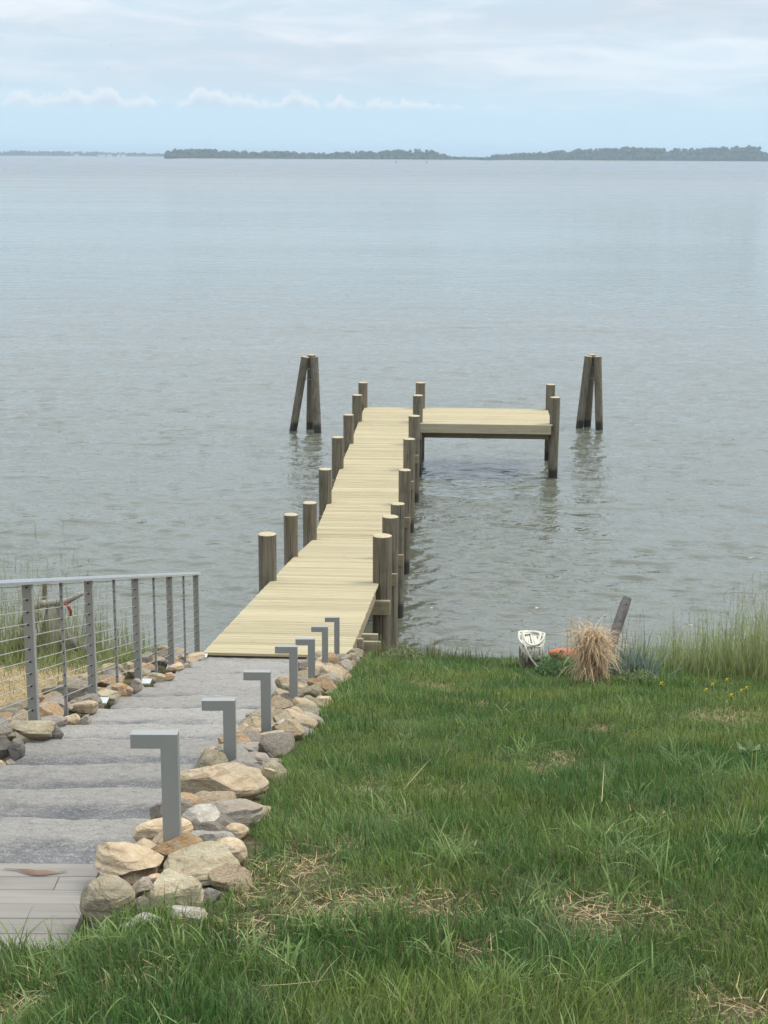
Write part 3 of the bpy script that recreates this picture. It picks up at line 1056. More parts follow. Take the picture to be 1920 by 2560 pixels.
def rpost(x, d, w, dep, holes=True, name='post'):
    zf, zt = post_h(d)
    o = mesh_obj(name, *bevel_box(-w / 2, w / 2, 0, dep, -0.12, zt - zf - 0.035, 0.003), M['rail'], railing, loc=Vector((x, d, zf)) - rp)
    for hz in hole_z:
        V, F = tube_vf([(0.0, 0.001, hz), (0.0, -0.004, hz)], 0.0065 if w > 0.03 else 0.005, 8)
        mesh_obj('cable_fitting', V, F, M['black'], o)
    return o


for i, (x, d) in enumerate(POSTS):
    po = rpost(x, d, 0.062, 0.062)
    if i > 0:
        mesh_obj('base_plate', *bevel_box(-0.05, 0.11, -0.03, 0.10, -0.07, -0.055, 0.002), M['plate'], po)
    if i:
        xa, da = POSTS[i - 1]
        rpost((x + xa) / 2 + 0.004, (d + da) / 2, 0.023, 0.02, name='picket')
xa, da = POSTS[0]; xb, db = POSTS[-1]
for i, hz in enumerate(hole_z):
    pts = []
    for (x, d) in POSTS:
        zf, _ = post_h(d)
        pts.append(Vector((x + 0.0, d + 0.03, zf + hz)) - rp)
    mesh_obj('cable', *tube_vf(pts, 0.0026, 6), M['cable'], railing)
prof = [(-0.045, 0.0), (0.045, 0.0), (0.047, 0.018), (0.036, 0.034), (-0.036, 0.034), (-0.047, 0.018)]
V, F = [], []
ends = [(POSTS[0][0], 6.0)] + POSTS[1:-1] + [(POSTS[-1][0], 16.77 + 0.16)]
for x, d in ends:
    _, zt = post_h(d)
    for a, b in prof:
        V.append(Vector((x + a, d, zt - 0.034 + b)) - rp)
n = len(prof)
for i in range(len(ends) - 1):
    for k in range(n):
        F.append((i * n + k, i * n + (k + 1) % n, (i + 1) * n + (k + 1) % n, (i + 1) * n + k))
F += [tuple(range(n - 1, -1, -1)), tuple((len(ends) - 1) * n + k for k in range(n))]
mesh_obj('handrail', V, F, M['railtop'], railing)

# ------------------------------------------------------------------ stones
def rock_data(seed, w, d, h, round_=False, big=False):
    r = np.random.default_rng(seed)
    base, tri = ICO5 if big else ICO4
    v = base.copy()
    if round_:
        v = v * [1, 1, 0.9]
        npl, lo, hi = 7, 0.80, 0.95
    else:
        npl, lo, hi = 14, 0.50, 0.84
    for i in range(npl):
        n = r.normal(size=3); n[2] *= 0.9
        n /= np.linalg.norm(n)
        off = r.uniform(lo, hi)
        s = v @ n
        ex = np.maximum(0, s - off)
        v = v - np.outer(ex * 0.96, n)
    ph = r.uniform(0, 6.28, 12)
    for i, fq in enumerate((2.1, 4.3, 8.6, 15.0)):
        a = (0.028, 0.022, 0.020, 0.013)[i] * (0.6 if round_ else 1)
        dsp = np.sin(v[:, 0] * fq + ph[i]) * np.sin(v[:, 1] * fq * 1.1 + ph[i + 4]) + np.sin(v[:, 2] * fq * 1.2 + ph[i + 8])
        v = v * (1 + a * dsp)[:, None]
    v[:, 2] += 0.12 * (v[:, 0] * r.normal() + v[:, 1] * r.normal()) * 0.5
    mn, mx = v.min(0), v.max(0)
    v = (v - (mn + mx) / 2) / (mx - mn)
    v[:, 2] += 0.5
    v *= [w, d, h]
    me = bpy.data.meshes.new('stone')
    me.vertices.add(len(v)); me.vertices.foreach_set('co', v.astype(np.float32).ravel())
    t = tri.astype(np.int32)
    me.loops.add(t.size); me.loops.foreach_set('vertex_index', t.ravel())
    me.polygons.add(len(t)); me.polygons.foreach_set('loop_start', np.arange(0, t.size, 3, dtype=np.int32))
    me.update(calc_edges=True)
    me.polygons.foreach_set('use_smooth', [True] * len(t))
    me.set_sharp_from_angle(angle=R(24 if not round_ else 60))
    return me


rock_n = [0]


def stone(x0, x1, y0, y1, mat, label, round_=False, depth=0.85, group=None, sink=0.12, name='stone'):
    """x0..x1, y0..y1: where the stone shows in the photo; it stands on the bank there"""
    rock_n[0] += 1
    p, zc = on_ground((x0 + x1) / 2, y1 - 0.04 * (y1 - y0))
    w = (x1 - x0) * zc / FPX
    hpx = (y1 - y0) * zc / FPX
    d = w * depth
    d = min(d, 1.5 * hpx)
    h = max(hpx - 0.20 * d, 0.36 * w) * 1.10
    h *= 1 + sink
    me = rock_data(500 + rock_n[0] * 7, w * 1.10, d * 1.05, h * 1.08, round_, big=(x1 - x0) > 90)
    me.materials.append(M[mat])
    o = link(name, me, None, (p.x, p.y + d * 0.40, p.z - h * sink - 0.02))
    o.rotation_euler = (random.uniform(-.08, .08), random.uniform(-.08, .08), random.uniform(-.3, .3))
    tag(o, label, 'stone', group)
    return o


def c6(a, b, c, d): return (a / 2.37, b / 2.37, 1780 + c / 2.37, 1780 + d / 2.37)
def c5(a, b, c, d): return (400 + a / 2.765, 400 + b / 2.765, 1500 + c / 2.765, 1500 + d / 2.765)
def ca(a, b, c, d): return (a / 5.184, b / 5.184, 1430 + c / 5.184, 1430 + d / 5.184)
def cb(a, b, c, d): return (300 + a / 6.38, 300 + b / 6.38, 1420 + c / 6.38, 1420 + d / 6.38)


RIGHT = [
    (c6(545, 930, 770, 1000), 'tan', 'big tan boulder left of the nearest path light at landing corner', False),
    (c6(470, 785, 970, 1235), 'olive', 'rounded olive-tan boulder nearest the camera beside landing boards', True),
    (c6(760, 960, 752, 880), 'tan', 'pale tan stone directly behind the nearest path light foot', False),
    (c6(795, 1130, 655, 775), 'tan', 'smooth domed tan boulder behind the nearest path light post', True),
    (c6(1055, 1325, 545, 755), 'pale', 'pale grey angular boulder right of the nearest path light post', False),
    (c6(1060, 1240, 706, 840), 'olive', 'upright tan-grey stone against right side of nearest path light', False),
    (c6(1225, 1445, 738, 940), 'tan', 'rounded tan boulder at the lawn edge right of nearest path light', True),
    (c6(970, 1430, 800, 1045), 'olive', 'largest olive-grey angular boulder in front of nearest path light', False),
    (c6(1312, 1470, 643, 770), 'tan', 'small yellowish rounded stone at lawn edge', True),
    (c6(1140, 1560, 528, 720), 'grey', 'flat grey boulder in front of the long tan boulder', False),
    (c6(1055, 1560, 378, 545), 'tan', 'long low tan boulder in front of the second path light', False),
    (c6(875, 1185, 938, 1185), 'olive', 'grey-green wedge-shaped boulder in front of nearest path light, near the grass', False),
    (c6(742, 905, 962, 1065), 'grey', 'small grey stone wedged between the two front boulders', False),
    (c6(872, 995, 935, 1025), 'orange', 'small tan stone at the foot of nearest path light', False),
    (c6(1120, 1295, 1030, 1155), 'dark', 'dark flat stone under the largest olive-grey boulder', False),
    (c6(725, 960, 1178, 1290), 'pale', 'pale flat stone half hidden by the front grass', False),
    (c6(985, 1225, 1145, 1240), 'pale', 'light grey slab stone at front edge of the rubble in the grass', False),
    (c6(805, 900, 1070, 1195), 'grey', 'thin brown shard standing between front boulders', False),
    (c6(1235, 1330, 283, 385), 'orange', 'orange-tan block left of the second path light foot', False),
    (c6(1395, 1565, 298, 372), 'dark', 'dark grey stone right of the second path light foot', False),
    (c6(1448, 1595, 345, 440), 'grey', 'grey angular stone behind the long tan boulder', False),
    (c6(1555, 1635, 313, 440), 'tan', 'upright tan stone at lawn edge beside the long tan boulder', False),
    (c6(1395, 1610, 200, 262), 'grey', 'long flat grey-brown stone in front of the third path light', False),
    (c6(1400, 1600, 248, 320), 'grey', 'dark-edged grey slab stone between second and third path lights', False),
    (c6(1040, 1145, 515, 600), 'pale', 'small whitish stone between step and pale angular boulder', False),
    (c6(1420, 1560, 76, 146), 'olive', 'brown block stone left of the third path light', False),
    (c6(1410, 1545, 133, 195), 'orange', 'flat tan stone at foot of the third path light', False),
    (c5(755, 885, 752, 830), 'tan', 'tan stone right of the third path light post', False),
    (c5(865, 970, 752, 842), 'olive', 'pointed olive stone below the fourth path light', False),
    (c5(765, 875, 815, 895), 'pale', 'pale triangular stone right of third path light', False),
    (c5(770, 900, 690, 760), 'grey', 'flat dark grey stone beside fourth path light foot', False),
    (c5(845, 905, 572, 660), 'olive', 'small upright brown stone at step end left of fourth path light', False),
    (c5(930, 1100, 595, 655), 'tan', 'flat tan slab stone between fourth and fifth path lights', False),
    (c5(1065, 1225, 562, 640), 'tan', 'rounded tan stone right of the fifth path light', False),
    (c5(1090, 1270, 495, 588), 'grey', 'layered flat grey stone between fifth and sixth path lights', False),
    (c5(945, 1030, 528, 585), 'orange', 'rusty orange stone left of the fifth path light', False),
    (c5(1140, 1250, 436, 500), 'tan', 'square tan block at foot of sixth path light', False),
    (c5(1070, 1225, 398, 455), 'tan', 'flat tan stone left of the farthest path light foot', False),
    (c5(1225, 1300, 415, 470), 'tan', 'small tan stone right of the farthest path light foot', False),
    (c5(1030, 1195, 650, 745), 'tan', 'pale tan angular stone at lawn edge below fifth path light', False),
    (c5(950, 1060, 655, 715), 'grey', 'grey stone between fourth path light and lawn', False),
    (c5(950, 1120, 730, 810), 'grey', 'grey flat stone at lawn edge below the fourth path light', False),
    (c5(880, 1120, 790, 880), 'grey', 'broad flat grey slab at lawn edge beside third path light', False),
    (c5(760, 830, 860, 935), 'dark', 'dark pointed stone right of the third path light foot', False),
    (c5(1240, 1330, 380, 470), 'grey', 'grey wedge stone under the right corner of the dock ramp', False),
    (c5(700, 860, 1080, 1160), 'grey', 'grey-brown angular stone beside the second path light', False),
    (c6(1310, 1500, 640, 730), 'grey', 'grey stone behind the small yellowish stone', False),
]
for (b, m_, lab, rd) in RIGHT:
    stone(*b, m_, lab, rd, name='boulder' if (b[1] - b[0]) > 100 else 'stone')
LEFT = [
    (ca(90, 655, 1950, 2165), 'olive', 'large tan-grey boulder in front of nearest railing post', False),
    (ca(495, 835, 1830, 2010), 'grey', 'brown-grey boulder just right of nearest railing post', False),
    (ca(-60, 280, 1940, 2050), 'pale', 'pale flat stone at the left edge beside nearest railing post', False),
    (ca(785, 1030, 1812, 1995), 'tan', 'tan block stone below the first thin picket', False),
    (ca(1015, 1175, 1828, 1995), 'grey', 'small grey stone at step end right of the tan block', False),
    (ca(875, 1255, 1675, 1810), 'tan', 'flat tan-brown stone between first picket and second post', False),
    (ca(495, 905, 1600, 1840), 'grey', 'broad flat grey slab behind nearest railing post', False),
    (ca(560, 1200, 1545, 1700), 'grey', 'long brown-grey slab stone in front of second railing post', False),
    (ca(1260, 1545, 1530, 1650), 'olive', 'flat brown stone right of the second railing post foot', False),
    (ca(1440, 1665, 1435, 1610), 'orange', 'orange-tan boulder below the second thin picket', False),
    (ca(870, 1160, 1345, 1560), 'grey', 'pinkish grey boulder left of the second railing post', False),
    (ca(1150, 1500, 1335, 1480), 'grey', 'grey boulder behind the second railing post', False),
    (ca(620, 800, 1960, 2160), 'dark', 'dark stone in the gap beside the step near the first picket', False),
    (ca(-80, 170, 2120, 2420), 'dark', 'dark grey boulder at the left edge beside the steps', False),
    (ca(110, 315, 2150, 2420), 'dark', 'dark angular boulder between left edge and the step end', False),
    (ca(-60, 80, 2410, 2520), 'tan', 'tan stone at the lower left end of the rubble', False),
    (ca(70, 185, 2400, 2515), 'grey', 'grey-brown stone at step end, lowest on the left', False),
    (ca(150, 400, 1830, 1960), 'dark', 'dark brown slab tilted behind nearest railing post', False),
    (cb(455, 715, 1635, 1800), 'olive', 'grey-tan faceted stone right of the third railing post', False),
    (cb(680, 870, 1645, 1790), 'orange', 'pinkish tan stone at step end below the third picket', False),
    (cb(345, 462, 1705, 1805), 'tan', 'small round tan stone at third railing post foot', True),
    (cb(20, 195, 1845, 2040), 'orange', 'bright orange-tan stone left of the third railing post', False),
    (cb(160, 340, 1755, 1990), 'grey', 'grey leaning slab below the third railing post', False),
    (cb(740, 1010, 1525, 1630), 'tan', 'flat pale tan stone at fourth railing post foot', False),
    (cb(995, 1135, 1485, 1600), 'grey', 'grey stone right of the fourth railing post foot', False),
    (cb(1045, 1340, 1345, 1490), 'tan', 'flat tan slab stone in front of the last railing post', False),
    (cb(1270, 1450, 1290, 1405), 'dark', 'dark brown stone at last railing post beside the ramp', False),
    (cb(880, 1195, 1285, 1360), 'grey', 'grey stone behind fourth thin picket near the ramp', False),
    (cb(600, 760, 1440, 1560), 'dark', 'dark stone left of the fourth railing post foot', False),
    (cb(360, 600, 1540, 1690), 'grey', 'flat grey stone behind third thin picket foot', False),
    (cb(880, 1040, 1330, 1450), 'pale', 'pale small stone between fourth post and fourth picket', False),
]
for (b, m_, lab, rd) in LEFT:
    stone(*b, m_, lab, rd, name='boulder' if (b[1] - b[0]) > 80 else 'stone')
# small filler stones packed between the big ones: nothing tells them apart
fill = [rock_data(9000 + i, 1.0, 0.9, 0.62) for i in range(10)]
fmats = ['grey', 'tan', 'olive', 'tan', 'orange', 'grey', 'pale', 'tan', 'olive', 'tan']
for me, mm in zip(fill, fmats):
    me.materials.append(M[mm])


def rock_right(d):                    # lawn edge of the rubble
    return np.interp(d, [4.4, 5, 6.2, 7.2, 9, 11, 13, 15, 16.8], [-0.55, -0.47, -0.52, -0.55, -0.50, -0.43, -0.37, -0.27, -0.2])


CN = {'grey': 'grey-brown', 'tan': 'tan', 'olive': 'olive-grey', 'orange': 'rusty orange', 'pale': 'pale'}
SEG_R = [(5.1, 'in front of the nearest path light'), (7.27, 'between nearest and second path lights'), (9.02, 'between second and third path lights'), (10.93, 'between third and fourth path lights'),
         (12.56, 'between fourth and fifth path lights'), (14.62, 'between fifth and sixth path lights'), (16.66, 'between the two farthest path lights'), (99, 'beside the foot of the dock ramp, right of the steps')]
SEG_L = [(9.27, 'left of the nearest railing post'), (11.19, 'between first and second railing posts'), (13.05, 'between second and third railing posts'), (14.93, 'between third and fourth railing posts'),
         (16.77, 'between the two farthest railing posts'), (99, 'beside the foot of the dock ramp, left of the steps')]


def filler(side, count, group):
    for i in range(count):
        if side > 0:
            d = random.uniform(4.75, 17.0)
            x = random.uniform(-0.93 + 0.012 * (d - 5), float(rock_right(d)) - 0.02)
        else:
            d = random.uniform(7.6, 17.0)
            x = random.uniform(-2.72, -2.22)
        sz = random.uniform(0.11, 0.25)
        k = random.randrange(10)
        o = link('rubble_stone', fill[k], None, (x, d, float(ground_z(x, d)) - 0.02))
        o.scale = (sz, sz * random.uniform(0.7, 1.1), sz * random.uniform(0.7, 1.2))
        o.rotation_euler = (random.uniform(-.25, .25), random.uniform(-.25, .25), random.uniform(0, 6.28))
        where = next(w for lim, w in (SEG_R if side > 0 else SEG_L) if d < lim)
        big = 'larger' if sz > 0.20 else ('small' if sz > 0.15 else 'tiny')
        tag(o, f'{big} {CN[fmats[k]]} rubble stone {where}', 'stone', group)


filler(1, 135, 'small stones right of the steps')
filler(-1, 100, 'small stones left of the steps')

# ------------------------------------------------------------------ blades
def blades(root, length, width, az, lean, curl, colr, nseg=2, tipdark=0.0, twist=None, pw=1.0):
    N = len(root)
    dirv = np.stack([np.cos(az), np.sin(az), np.zeros(N)], -1)
    wa = az + np.pi / 2 if twist is None else az + np.pi / 2 + twist
    side = np.stack([np.cos(wa), np.sin(wa), np.zeros(N)], -1)
    per = 2 * nseg + 1
    V = np.zeros((N, per, 3)); C = np.zeros((N, per, 3))
    p = root.copy()
    for i in range(nseg):
        q = i / nseg
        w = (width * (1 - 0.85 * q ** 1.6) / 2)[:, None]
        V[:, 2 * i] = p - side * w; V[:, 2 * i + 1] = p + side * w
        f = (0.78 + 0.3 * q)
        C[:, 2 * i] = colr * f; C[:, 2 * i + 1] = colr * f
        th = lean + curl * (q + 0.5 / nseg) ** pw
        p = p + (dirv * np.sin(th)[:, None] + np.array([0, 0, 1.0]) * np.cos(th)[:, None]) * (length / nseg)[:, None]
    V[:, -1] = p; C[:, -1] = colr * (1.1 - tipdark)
    tr = []
    for i in range(nseg - 1):
        a = 2 * i
        tr += [(a, a + 1, a + 3), (a, a + 3, a + 2)]
    tr.append((per - 3, per - 2, per - 1))
    T = (np.arange(N)[:, None, None] * per + np.array(tr)[None]).reshape(-1, 3)
    return V.reshape(-1, 3), T, C.reshape(-1, 3)


def soup(list_):
    V = np.concatenate([a[0] for a in list_]); C = np.concatenate([a[2] for a in list_])
    n = 0; T = []
    for a in list_:
        T.append(a[1] + n); n += len(a[0])
    return V, np.concatenate(T), C


STRAW = []                                   # bare, straw-strewn patches in the lawn: x, d, rx, rd, strength
for (x, y, rx, ry, st) in [(840, 2270, 150, 42, 1.0), (1050, 2275, 120, 34, .7), (770, 2180, 80, 45, .75), (880, 2130, 40, 20, .6), (1480, 2300, 100, 42, 1.0), (1640, 2290, 55, 30, .6),
                           (920, 1985, 60, 20, .7), (1120, 1985, 70, 14, .65), (1345, 1932, 25, 14, .7), (1850, 2540, 130, 40, .9), (1180, 2395, 60, 35, .6), (60, 2520, 110, 40, .8), (640, 2330, 60, 45, .7),
                           (1400, 1900, 50, 10, .5), (1790, 1800, 80, 14, .6), (1850, 1790, 60, 12, .6), (1000, 2060, 70, 16, .5), (1150, 2120, 60, 16, .45), (640, 2230, 40, 60, .6), (1520, 2150, 40, 16, .5),
                           (1200, 1770, 30, 7, .4), (1500, 1830, 60, 9, .35), (760, 1830, 25, 12, .35), (1650, 2040, 80, 16, .35), (350, 2440, 60, 40, .4), (1080, 1720, 60, 10, .5)]:
    p, zc = on_ground(x, y)
    a, _ = on_ground(x, y - ry)
    STRAW.append((p.x, p.y, rx * zc / FPX, max(a.y - p.y, 0.06), st))


def straw_amt(x, d):
    s = np.zeros_like(np.asarray(x, float))
    for (px, pd, rx, rd, st) in STRAW:
        s = np.maximum(s, st * np.exp(-(((x - px) / rx) ** 2 + ((d - pd) / rd) ** 2)))
    return np.clip(s * (0.5 + 1.1 * fbm(x * 9, d * 9, 41)) , 0, 1)


def lawn_mask(x, d):
    ok = x > rock_right(d) + 0.16 * (fbm(d * 3.5, x * 0, 8) - 0.5)
    ok |= (d < 4.53 + 0.05 * (fbm(x * 4, d * 0, 21) - 0.5)) & (d < 4.75)
    ok &= d < crest(x) + 0.5
    ok &= ~((x > -2.2) & (x < -0.2) & (d > 16.4) & (x < -0.2))
    return ok


def sample(x0, x1, d0, d1, dens):
    n = int((x1 - x0) * (d1 - d0) * dens)
    return rng.uniform(x0, x1, n), rng.uniform(d0, d1, n)


def build_lawn():
    out = []
    for (d0, d1, dens, wid) in ((2.7, 4.2, 15000, 0.0024), (4.2, 6.0, 11000, 0.0026), (6.0, 9.0, 7500, 0.0031), (9.0, 12.5, 4600, 0.0040), (12.5, 18.0, 3000, 0.0052)):
        hw = 0.262 * d1 + 0.85
        x, d = sample(-hw, hw, d0, d1, dens)
        k = lawn_mask(x, d)
        st = straw_amt(x, d)
        thin = np.clip(0.50 + 1.0 * fbm(x * 2.2, d * 2.2, 51), 0, 1)
        k &= rng.random(len(x)) < (1 - 0.92 * st) * thin
        k &= (np.abs(x) < 0.262 * d + 0.25) | ((np.abs(x) < 0.262 * d + 0.85) & (rng.random(len(x)) < 0.5))
        x, d, st = x[k], d[k], st[k]
        N = len(x)
        root = np.stack([x, d, ground_z(x, d) - 0.004], -1)
        tall = fbm(x * 1.3, d * 1.3, 61)
        L = rng.uniform(0.035, 0.095, N) * (0.40 + 1.35 * tall) * np.where(rng.random(N) < 0.06, 1.7, 1.0)
        L *= 1 - 0.55 * st
        comb = 6.28 * fbm(x * 0.7, d * 0.7, 71) * 1.5
        az = np.where(rng.random(N) < 0.4, comb + rng.normal(0, 0.7, N), rng.uniform(0, 6.28, N))
        lean = np.abs(rng.normal(0.25, 0.30, N)); curl = np.abs(rng.normal(0.55, 0.55, N))
        hue = fbm(x * 1.7, d * 1.7, 81); hue2 = fbm(x * 6, d * 6, 91)
        a = np.array([0.072, 0.150, 0.032]); b = np.array([0.185, 0.240, 0.052]); c_ = np.array([0.160, 0.235, 0.090])
        m1 = np.clip((hue - 0.35) * 2.6 + rng.normal(0, 0.22, N), 0, 1)[:, None]
        m2 = np.clip((hue2 - 0.55) * 2.5 + rng.normal(0, 0.2, N), 0, 1)[:, None]
        cc = (a * (1 - m1) + b * m1) * (1 - m2) + c_ * m2
        dry = rng.random(N) < 0.035 + 0.22 * st
        cc[dry] = np.array([0.36, 0.29, 0.14]) * rng.uniform(0.6, 1.2, (int(dry.sum()), 1))
        cc *= rng.uniform(0.40, 1.70, (N, 1))
        wd = wid * rng.uniform(0.75, 1.35, N) * np.where(rng.random(N) < 0.12, 1.9, 1.0)
        ns = 3 if d0 < 6 else 2
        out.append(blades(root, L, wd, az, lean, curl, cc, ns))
    # coarse tufts of longer, broader blades
    tufts = []
    for i in range(420):
        d = 2.9 + 14 * random.random() ** 1.5
        x = random.uniform(-0.26 * d - 0.2, 0.26 * d + 0.2)
        if not lawn_mask(np.array([x]), np.array([d]))[0]:
            continue
        tufts.append((x, d, random.randint(3, 12), random.uniform(0.07, 0.16), random.random()))
    for (px, py, n, L) in [(1130, 2170, 50, 0.26), (1480, 2110, 30, 0.30), (1540, 2160, 26, 0.3), (790, 2350, 40, 0.22), (60, 2380, 40, 0.26), (190, 2400, 40, 0.25), (300, 2370, 30, 0.22), (400, 2330, 26, 0.2), (20, 2330, 14, 0.3), (1780, 1960, 34, 0.3),
                           (1700, 1920, 30, 0.3), (1880, 1960, 30, 0.32), (780, 1800, 26, 0.24), (850, 1760, 26, 0.24), (740, 1960, 18, 0.2), (1440, 2500, 20, 0.28), (1250, 2480, 60, 0.16), (960, 2060, 20, 0.24), (1300, 1900, 24, 0.26), (620, 2420, 26, 0.2),
                           (1640, 2200, 24, 0.26), (1850, 2120, 24, 0.26), (1100, 2420, 16, 0.22), (480, 2380, 22, 0.18), (700, 2440, 24, 0.18), (110, 2470, 30, 0.2)]:
        p, zc = on_ground(px, py)
        tufts.append((p.x, p.y, n, L * 0.72, random.random()))
    for (x, d, n, L, hu) in tufts:
        root = np.stack([x + rng.normal(0, 0.030, n), d + rng.normal(0, 0.030, n), np.zeros(n)], -1)
        root[:, 2] = ground_z(root[:, 0], root[:, 1])
        cc = np.array([0.195, 0.290, 0.095]) * (1 - hu * 0.5) + np.array([0.28, 0.33, 0.085]) * hu * 0.5
        cc = cc * rng.uniform(0.75, 1.3, (n, 1))
        out.append(blades(root, L * rng.uniform(0.5, 1.15, n), rng.uniform(0.004, 0.009, n), rng.uniform(0, 6.28, n), np.abs(rng.normal(0.25, 0.2, n)), rng.uniform(0.3, 1.8, n), cc, 5))
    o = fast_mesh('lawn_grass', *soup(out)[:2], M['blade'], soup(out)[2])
    tag(o, 'green rough lawn of fine grass sloping down to the water', 'grass', kind='stuff')


build_lawn()


def build_straw():
    out = []
    # scattered over the lawn
    x, d = sample(-4.6, 4.8, 2.8, 17.5, 2600)
    st = straw_amt(x, d)
    k = lawn_mask(x, d) & (rng.random(len(x)) < 0.010 + 0.95 * st) & (np.abs(x) < 0.262 * d + 0.4)
    x, d = x[k], d[k]
    # mulch left of the railing
    xl, dl = sample(-5.2, -2.5, 7.4, 16.8, 3600)
    den = smooth(-xl, 2.5, 2.75) * (1 - smooth(dl, 13.5, 15.5) * 0.9) * np.clip(0.2 + 1.5 * fbm(xl * 2, dl * 2, 33), 0, 1)
    k = rng.random(len(xl)) < den
    x = np.concatenate([x, xl[k]]); d = np.concatenate([d, dl[k]])
    N = len(x)
    root = np.stack([x, d, ground_z(x, d) + rng.uniform(0.003, 0.022, N)], -1)
    cc = np.array([0.60, 0.45, 0.23]) * rng.uniform(0.35, 1.3, (N, 1)) * np.array([1, 1, 1]) + rng.normal(0, 0.02, (N, 3))
    cc = np.clip(cc, 0.03, 0.8)
    out.append(blades(root, rng.uniform(0.025, 0.10, N), rng.uniform(0.0018, 0.0036, N) * (0.8 + 0.04 * d), rng.uniform(0, 6.28, N), rng.normal(1.5, 0.14, N), rng.normal(0.1, 0.2, N), cc, 2))
    # green blades coming through the mulch on the left
    xg, dg = sample(-5.2, -2.55, 8.0, 17.0, 1500)
    k = rng.random(len(xg)) < smooth(dg + 2.2 * (fbm(xg * 1.6, dg * 1.6, 19) - 0.5), 13.0, 16.8) * 0.6 + 0.03
    xg, dg = xg[k], dg[k]; N = len(xg)
    rt = np.stack([xg, dg, ground_z(xg, dg)], -1)
    out.append(blades(rt, rng.uniform(0.06, 0.26, N), rng.uniform(0.004, 0.007, N), rng.uniform(0, 6.28, N), np.abs(rng.normal(0.3, 0.2, N)), rng.uniform(0.1, 1.2, N), np.array([0.22, 0.255, 0.09]) * rng.uniform(0.6, 1.4, (N, 1)), 3))
    # a few long pale stems
    N = 14
    d = 2.9 + 9 * rng.random(N) ** 1.4; x = rng.uniform(-1, 1, N) * 0.25 * d
    k = lawn_mask(x, d); x, d = x[k], d[k]; N = len(x)
    root = np.stack([x, d, ground_z(x, d) + 0.045], -1)
    cc = np.array([0.52, 0.42, 0.22]) * rng.uniform(0.8, 1.2, (N, 1))
    out.append(blades(root, rng.uniform(0.12, 0.30, N), rng.uniform(0.003, 0.005, N), rng.uniform(0, 6.28, N), rng.normal(1.4, 0.12, N), rng.normal(0.15, 0.2, N), cc, 3))
    V, T, C = soup(out)
    o = fast_mesh('straw', V, T, M['straw'], C)
    tag(o, 'loose golden straw scattered over the lawn and left bank', 'straw', kind='stuff')


build_straw()


def seed_heads(tips, L, colr):
    """small drooping panicles on tall stems"""
    out = []
    for rep in range(7):
        N = len(tips)
        root = tips - np.array([0, 0, 1.0]) * (L * rep / 7)[:, None]
        out.append(blades(root, L * rng.uniform(0.25, 0.5, N), rng.uniform(0.003, 0.006, N), rng.uniform(0, 6.28, N), rng.uniform(0.2, 0.9, N), rng.uniform(0, 1.0, N), colr * rng.uniform(0.8, 1.2, (N, 1)), 2))
    return out


def tall_patch(n, fx, hmin, hmax, c1, c2, heads=0.3):
    x, d = fx(n)
    N = len(x)
    root = np.stack([x, d, ground_z(x, d)], -1)
    L = rng.uniform(hmin, hmax, N) * (0.45 + 1.1 * fbm(x * 2.3, d * 2.3, 15)) * (0.62 + 0.75 * smooth(np.abs(x), 2.4, 4.2)) * np.where(rng.random(N) < 0.12, 1.35, 1.0)
    m_ = rng.random((N, 1))
    cc = (np.array(c1) * (1 - m_) + np.array(c2) * m_) * rng.uniform(0.75, 1.25, (N, 1))
    az = rng.uniform(0, 6.28, N); lean = np.abs(rng.normal(0.07, 0.10, N)); curl = np.abs(rng.normal(0.55, 0.45, N))
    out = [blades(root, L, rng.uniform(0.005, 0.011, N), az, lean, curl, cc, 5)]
    hd = rng.random(N) < heads
    if hd.any():
        r2 = root[hd]; L2 = L[hd] * rng.uniform(1.05, 1.35, hd.sum())
        az2 = az[hd]; ln = lean[hd] * 0.6
        hc = np.tile(np.array([[0.26, 0.235, 0.11]]), (len(r2), 1))
        out.append(blades(r2, L2, np.full(len(r2), 0.004), az2, ln, curl[hd] * 0.3, hc * 0.9, 4))
        th = ln + curl[hd] * 0.15
        tips = r2 + np.stack([np.cos(az2) * np.sin(th), np.sin(az2) * np.sin(th), np.cos(th)], -1) * L2[:, None]
        out += seed_heads(tips, L2 * 0.22, hc)
    return out


def right_tall(n):
    u = rng.random(n)
    x = 1.9 + 3.7 * u ** 0.55
    c = crest(x)
    d = c - 0.5 + rng.normal(0, 0.45, n) - 2.2 * smooth(x, 2.6, 4.2) * rng.random(n) ** 1.5
    return x, d


def left_tall(n):
    x = -2.75 - 3.2 * rng.random(n) ** 0.8
    d = 15.6 + 1.8 * rng.random(n) - 1.4 * smooth(-x, 3.0, 4.6) * rng.random(n)
    return x, d


def crest_stems(n):
    x = rng.uniform(-0.1, 2.4, n)
    k = rng.random(n) < np.clip(2.2 * fbm(x * 3.1, x * 0, 95) - 0.55, 0.06, 1)
    x = x[k]
    return x, crest(x) - 0.15 + rng.normal(0, 0.25, len(x))


V, T, C = soup(tall_patch(6000, right_tall, 0.14, 0.62, (0.23, 0.31, 0.10), (0.37, 0.385, 0.165), 0.13))
tag(fast_mesh('tall_grass', V, T, M['blade'], C), 'tall seeding grass along the right end of the bank', 'grass', kind='stuff')
V, T, C = soup(tall_patch(1500, left_tall, 0.22, 0.74, (0.20, 0.25, 0.085), (0.34, 0.33, 0.14), 0.22))
tag(fast_mesh('tall_grass', V, T, M['blade'], C), 'tall grass on the bank behind the cable railing', 'grass', kind='stuff')
V, T, C = soup(tall_patch(1300, crest_stems, 0.10, 0.40, (0.11, 0.15, 0.05), (0.20, 0.19, 0.08), 0.10))
tag(fast_mesh('tall_grass', V, T, M['blade'], C), 'sparse taller stems along the lawn edge between dock and rope post', 'grass', kind='stuff')

